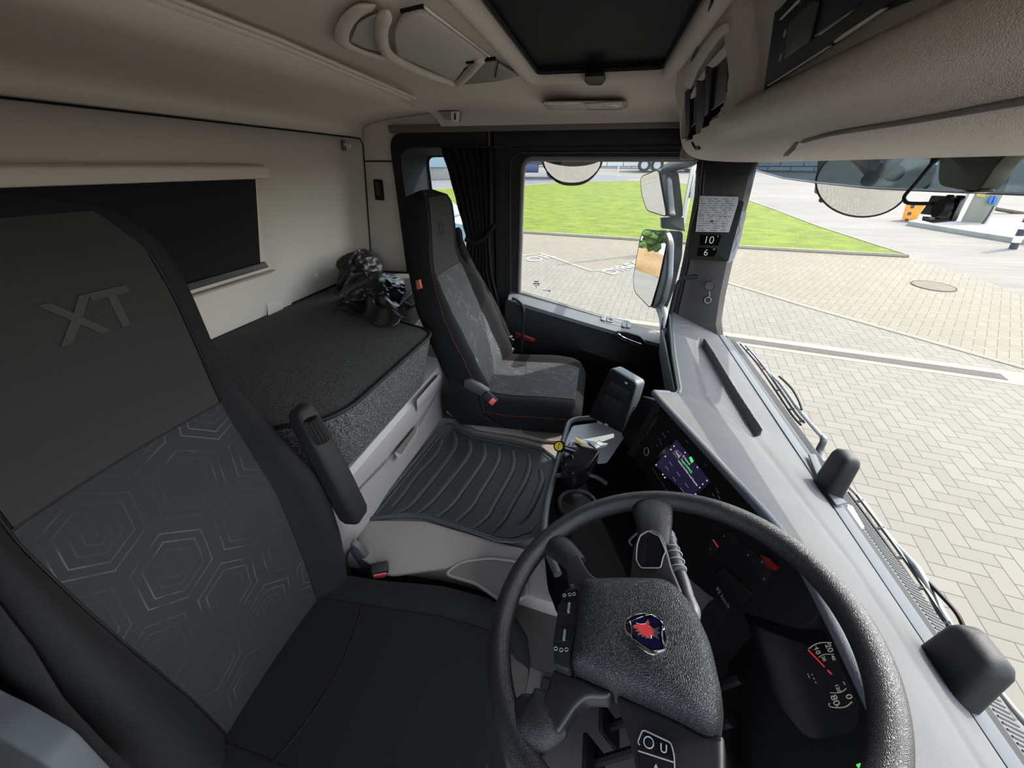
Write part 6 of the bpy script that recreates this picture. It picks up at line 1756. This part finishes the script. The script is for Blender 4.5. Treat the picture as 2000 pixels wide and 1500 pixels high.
b = MB(); b.box(tB+V((1.5, .9, 1.2)), (7.5, 2.2, .5)); b.build('chassis', M['truck_blue'], t_)
b = MB(); b.box(tB+V((1.0, -.35, .75)), (1.3, .06, .5)); b.build('number_plate', M['safety_yellow'], t_)
b = MB(); b.box(tB+V((2.8, .9, 2.2)), (5.5, 2.2, 1.6)); b.build('load_bed', M['truck_blue'], t_)
# pale blue car just beyond the side window
cA = V((-4.75, 9.9, -2.75+.055*9.9+.012))
t_ = thing('parked_car', 'pale blue car seen through the side window beside the passenger headrest', 'car', tuple(cA))
prof_c = [(-2.1, .35), (-2.15, .75), (-1.9, 1.0), (-1.35, 1.08), (-.75, 1.50), (.55, 1.54), (1.25, 1.10), (2.0, .98), (2.15, .7), (2.1, .35)]
b = MB(); rings = []
for yy, k in ((-.88, .0), (-.86, .25), (-.6, 1), (.6, 1), (.86, .25), (.88, 0)):
    rings.append([cA+V((x, yy, .35+(z-.35)*(1 if z < 1.12 else (.86+.14*k)) if True else z)) for x, z in prof_c])
b.loft([[V(p) for p in r] for r in rings]); b.build('car_body', M['car_blue'], t_, 30)
b = MB(); b.prism([cA+V((x, -.895, z)) for x, z in [(-1.15, 1.10), (-.68, 1.40), (.5, 1.42), (1.05, 1.10)]], (0, .02, 0)); b.build('side_window', M['black_gloss'], t_)
b = MB(); b.prism([cA+V(p) for p in [(1.22, -.7, 1.12), (.62, -.62, 1.50), (.62, .62, 1.50), (1.22, .7, 1.12)]], (.03, 0, .03)); b.build('windscreen', M['black_gloss'], t_)
for dx in (-1.35, 1.35): wheel(cA+V((dx, -.80, .32)), .32, .2, t_)
# loading dock with railing and poster board beyond the side window
dk = gnd(858, 352)
t_ = thing('loading_dock', 'pale concrete loading dock with steel railing far behind the side window', 'loading dock', tuple(dk))
b = MB(); b.box(dk+V((-1.5, 3, .5)), (6, 5, 1.4), bev=.03); b.build('dock_block', M['block_wall'], t_)
b = MB()
for k in range(7): b.tube([dk+V((-4.6+k*1.0, .6, 1.2)), dk+V((-4.6+k*1.0, .6, 2.3))], .035, 6)
b.tube([dk+V((-4.8, .6, 2.3)), dk+V((1.8, .6, 2.3))], .035, 6); b.tube([dk+V((-4.8, .6, 1.75)), dk+V((1.8, .6, 1.75))], .03, 6); b.build('railing', M['metal'], t_)
b = MB(); b.box(dk+V((-1, 5.5, 3.2)), (9, .3, 5)); b.build('back_wall', M['kerb'], t_)
b = MB(); b.box(dk+V((-.2, .4, 1.7)), (1.5, .1, 1.6)); b.build('notice_board', M['car_blue'], t_)
b = MB(); b.disc(dk+V((.0, .33, 1.9)), (0, -1, 0), .3, .02, 20); b.build('notice_mark', M['red_dark'], t_)
b = MB(); b.box(dk+V((-1.3, .4, 3.4)), (.4, .1, 1.6)); b.build('orange_strip', M['orange'], t_)
# fuel pump island
pz_ = gnd(1900, 446)
isl = [gnd(x, y) for x, y in [(1770, 440), (1800, 432), (2200, 440), (2200, 500), (2000, 478), (1900, 462)]]
b = MB(); b.prism([V((p.x, p.y, -2.75+.055*p.y+.14)) for p in isl], (0, 0, -.2), bev=.02)
tag(b.build('pump_island', M['block_wall']), 'raised pale concrete island carrying the fuel pump', 'kerb island')
def pq(px0, px1, base_y, top_y, name):
    pass
P0 = gnd(1868, 440); pb0 = [onp(x, y, P0, (-.35, -1, 0)) for x, y in [(1870, 437), (1924, 445), (1962, 376), (1975, 340), (1925, 335), (1903, 376)]]
t_ = thing('fuel_pump', 'stainless fuel pump cabinet with a nozzle and hoses on the island', 'fuel pump', tuple(P0))
b = MB(); b.prism(pb0, V((.35, 1, 0))*.6, bev=.02); b.build('pump_cabinet', M['steel'], t_)
b = MB(); b.prism([onp(x, y, P0+V((-.02, -.05, 0)), (-.35, -1, 0)) for x, y in [(1866, 434), (1874, 437), (1905, 376), (1897, 376)]], V((.35, 1, 0))*.05); b.build('corner_trim', M['white'], t_)
def pd(q, off, mat, nm, th=.03):
    m_ = MB(); m_.prism([onp(1700+x*.15, 270+y*.15, P0+V((-.35, -1, 0))*off, (-.35, -1, 0)) for x, y in q], V((.35, 1, 0))*th); return m_.build(nm, M[mat], t_)
pd([(1390, 725), (1495, 738), (1490, 770), (1385, 758)], .04, 'safety_yellow', 'warning_label')
pd([(1395, 742), (1490, 752), (1489, 760), (1393, 748)], .05, 'ink', 'warning_text')
for q in ([(1540, 830), (1580, 750), (1600, 780), (1560, 860)], [(1590, 850), (1630, 750), (1655, 790), (1620, 870)]):
    pd(q, .12, 'blue_sign', 'nozzle', .08)
b = MB(); b.tube(smooth_path([onp(1700+x*.15, 270+y*.15, P0+V((-.1, -.3, 0)), (-.35, -1, 0)) for x, y in [(1610, 880), (1540, 1000), (1440, 1150), (1480, 1210), (1600, 1290), (1760, 1380)]], 4), .03, 6); b.build('hose', M['truck_dark'], t_)
b = MB(); b.tube(smooth_path([onp(1700+x*.15, 270+y*.15, P0+V((-.1, -.3, 0)), (-.35, -1, 0)) for x, y in [(1620, 890), (1500, 1110), (1420, 1190), (1200, 1190), (1170, 1150), (1080, 1110)]], 4), .025, 6); b.build('hose', M['metal'], t_)
# orange safety board
O0 = gnd(1772, 432)
t_ = thing('safety_board', 'orange and black striped safety board standing by the fuel island', 'safety board', tuple(O0))
def od(q, off, mat, nm, th=.03, p=t_):
    m_ = MB(); m_.prism([onp(1700+x*.15, 270+y*.15, O0+V((-.2, -1, 0))*off, (-.2, -1, 0)) for x, y in q], V((.2, 1, 0))*th); return m_.build(nm, M[mat], p)
bd2 = od([(440, 1085), (500, 870), (540, 862), (715, 870), (640, 990), (590, 1080)], 0, 'orange', 'board', .25)
for q in ([(445, 1085), (455, 1045), (500, 1050), (490, 1090)], [(480, 1000), (495, 960), (540, 962), (525, 1002)], [(520, 910), (535, 870), (580, 872), (565, 912)]):
    od(q, .02, 'ink', 'black_stripe', .01, bd2)
# striped guard post at the right edge
G0 = gnd(1978, 486)
t_ = thing('guard_post', 'black and white striped guard post at the right edge of the yard', 'guard post', tuple(G0))
G1 = onp(2004, 436, G0, (0, 1, 0)); gd = (G1-G0)
for k in range(7):
    b = MB(); b.tube([G0+gd*(k*.26), G0+gd*((k+1)*.26)], .085, 14); b.build('stripe_band', M['truck_dark'] if k % 2 == 0 else M['white'], t_)
b = MB(); q0, q1 = gnd(1960, 408), gnd(2300, 420); 
tag(MB().tube([onp(1945, 408, P0+V((0, 3, 0)), (0, 1, 0)), onp(2200, 450, P0+V((0, 3, 0)), (0, 1, 0))], .07, 8).build('barrier_bar', M['iron']), 'thin brown and grey barrier bar behind the fuel pump', 'barrier')
# trees and sand heap far behind the truck (seen in the door mirrors)
b = MB()
rnd = random.Random(5)
for k in range(16):
    x, y, h_ = -75+5*math.sin(k*2.1), -15+k*6.0, 13+3*math.sin(k*1.7)
    base = gz(x, y)
    b.tube([base, base+V((.1, 0, h_*.4))], [.3, .2], 8)
    for q in range(60):
        a = rnd.uniform(0, 6.28); rr = rnd.uniform(0, h_*.30); zz = h_*rnd.uniform(.25, .95)
        bb = bmesh.new(); bmesh.ops.create_icosphere(bb, subdivisions=2, radius=h_*rnd.uniform(.04, .10))
        for v in bb.verts: v.co *= 1+rnd.uniform(-.3, .3)
        bb.transform(Matrix.Translation(base+V((math.cos(a)*rr*(1.25-zz/h_), math.sin(a)*rr*(1.25-zz/h_), zz)))); b.join(bb)
tag(b.build('tree_belt', M['foliage'], None, None), 'belt of dark green trees far behind the truck, reflected in the lower door mirror', 'trees', kind='stuff')
sb0 = gz(-52, 20)
b = MB(); rows = []
for i in range(13):
    r_ = 7*(1-i/12); rows.append([sb0+V((math.cos(a)*r_*1.1*(1+.12*math.sin(3*a+i)), math.sin(a)*r_*1.5, 2.6*(i/12)**.8+.2*math.sin(5*a+i))) for a in [2*PI*k/36 for k in range(36)]])
b.loft(rows[:-1]); tag(b.build('sand_heap', M['sand'], None, 60), 'heap of orange sand far behind the truck, seen in the lower door mirror', 'sand heap')
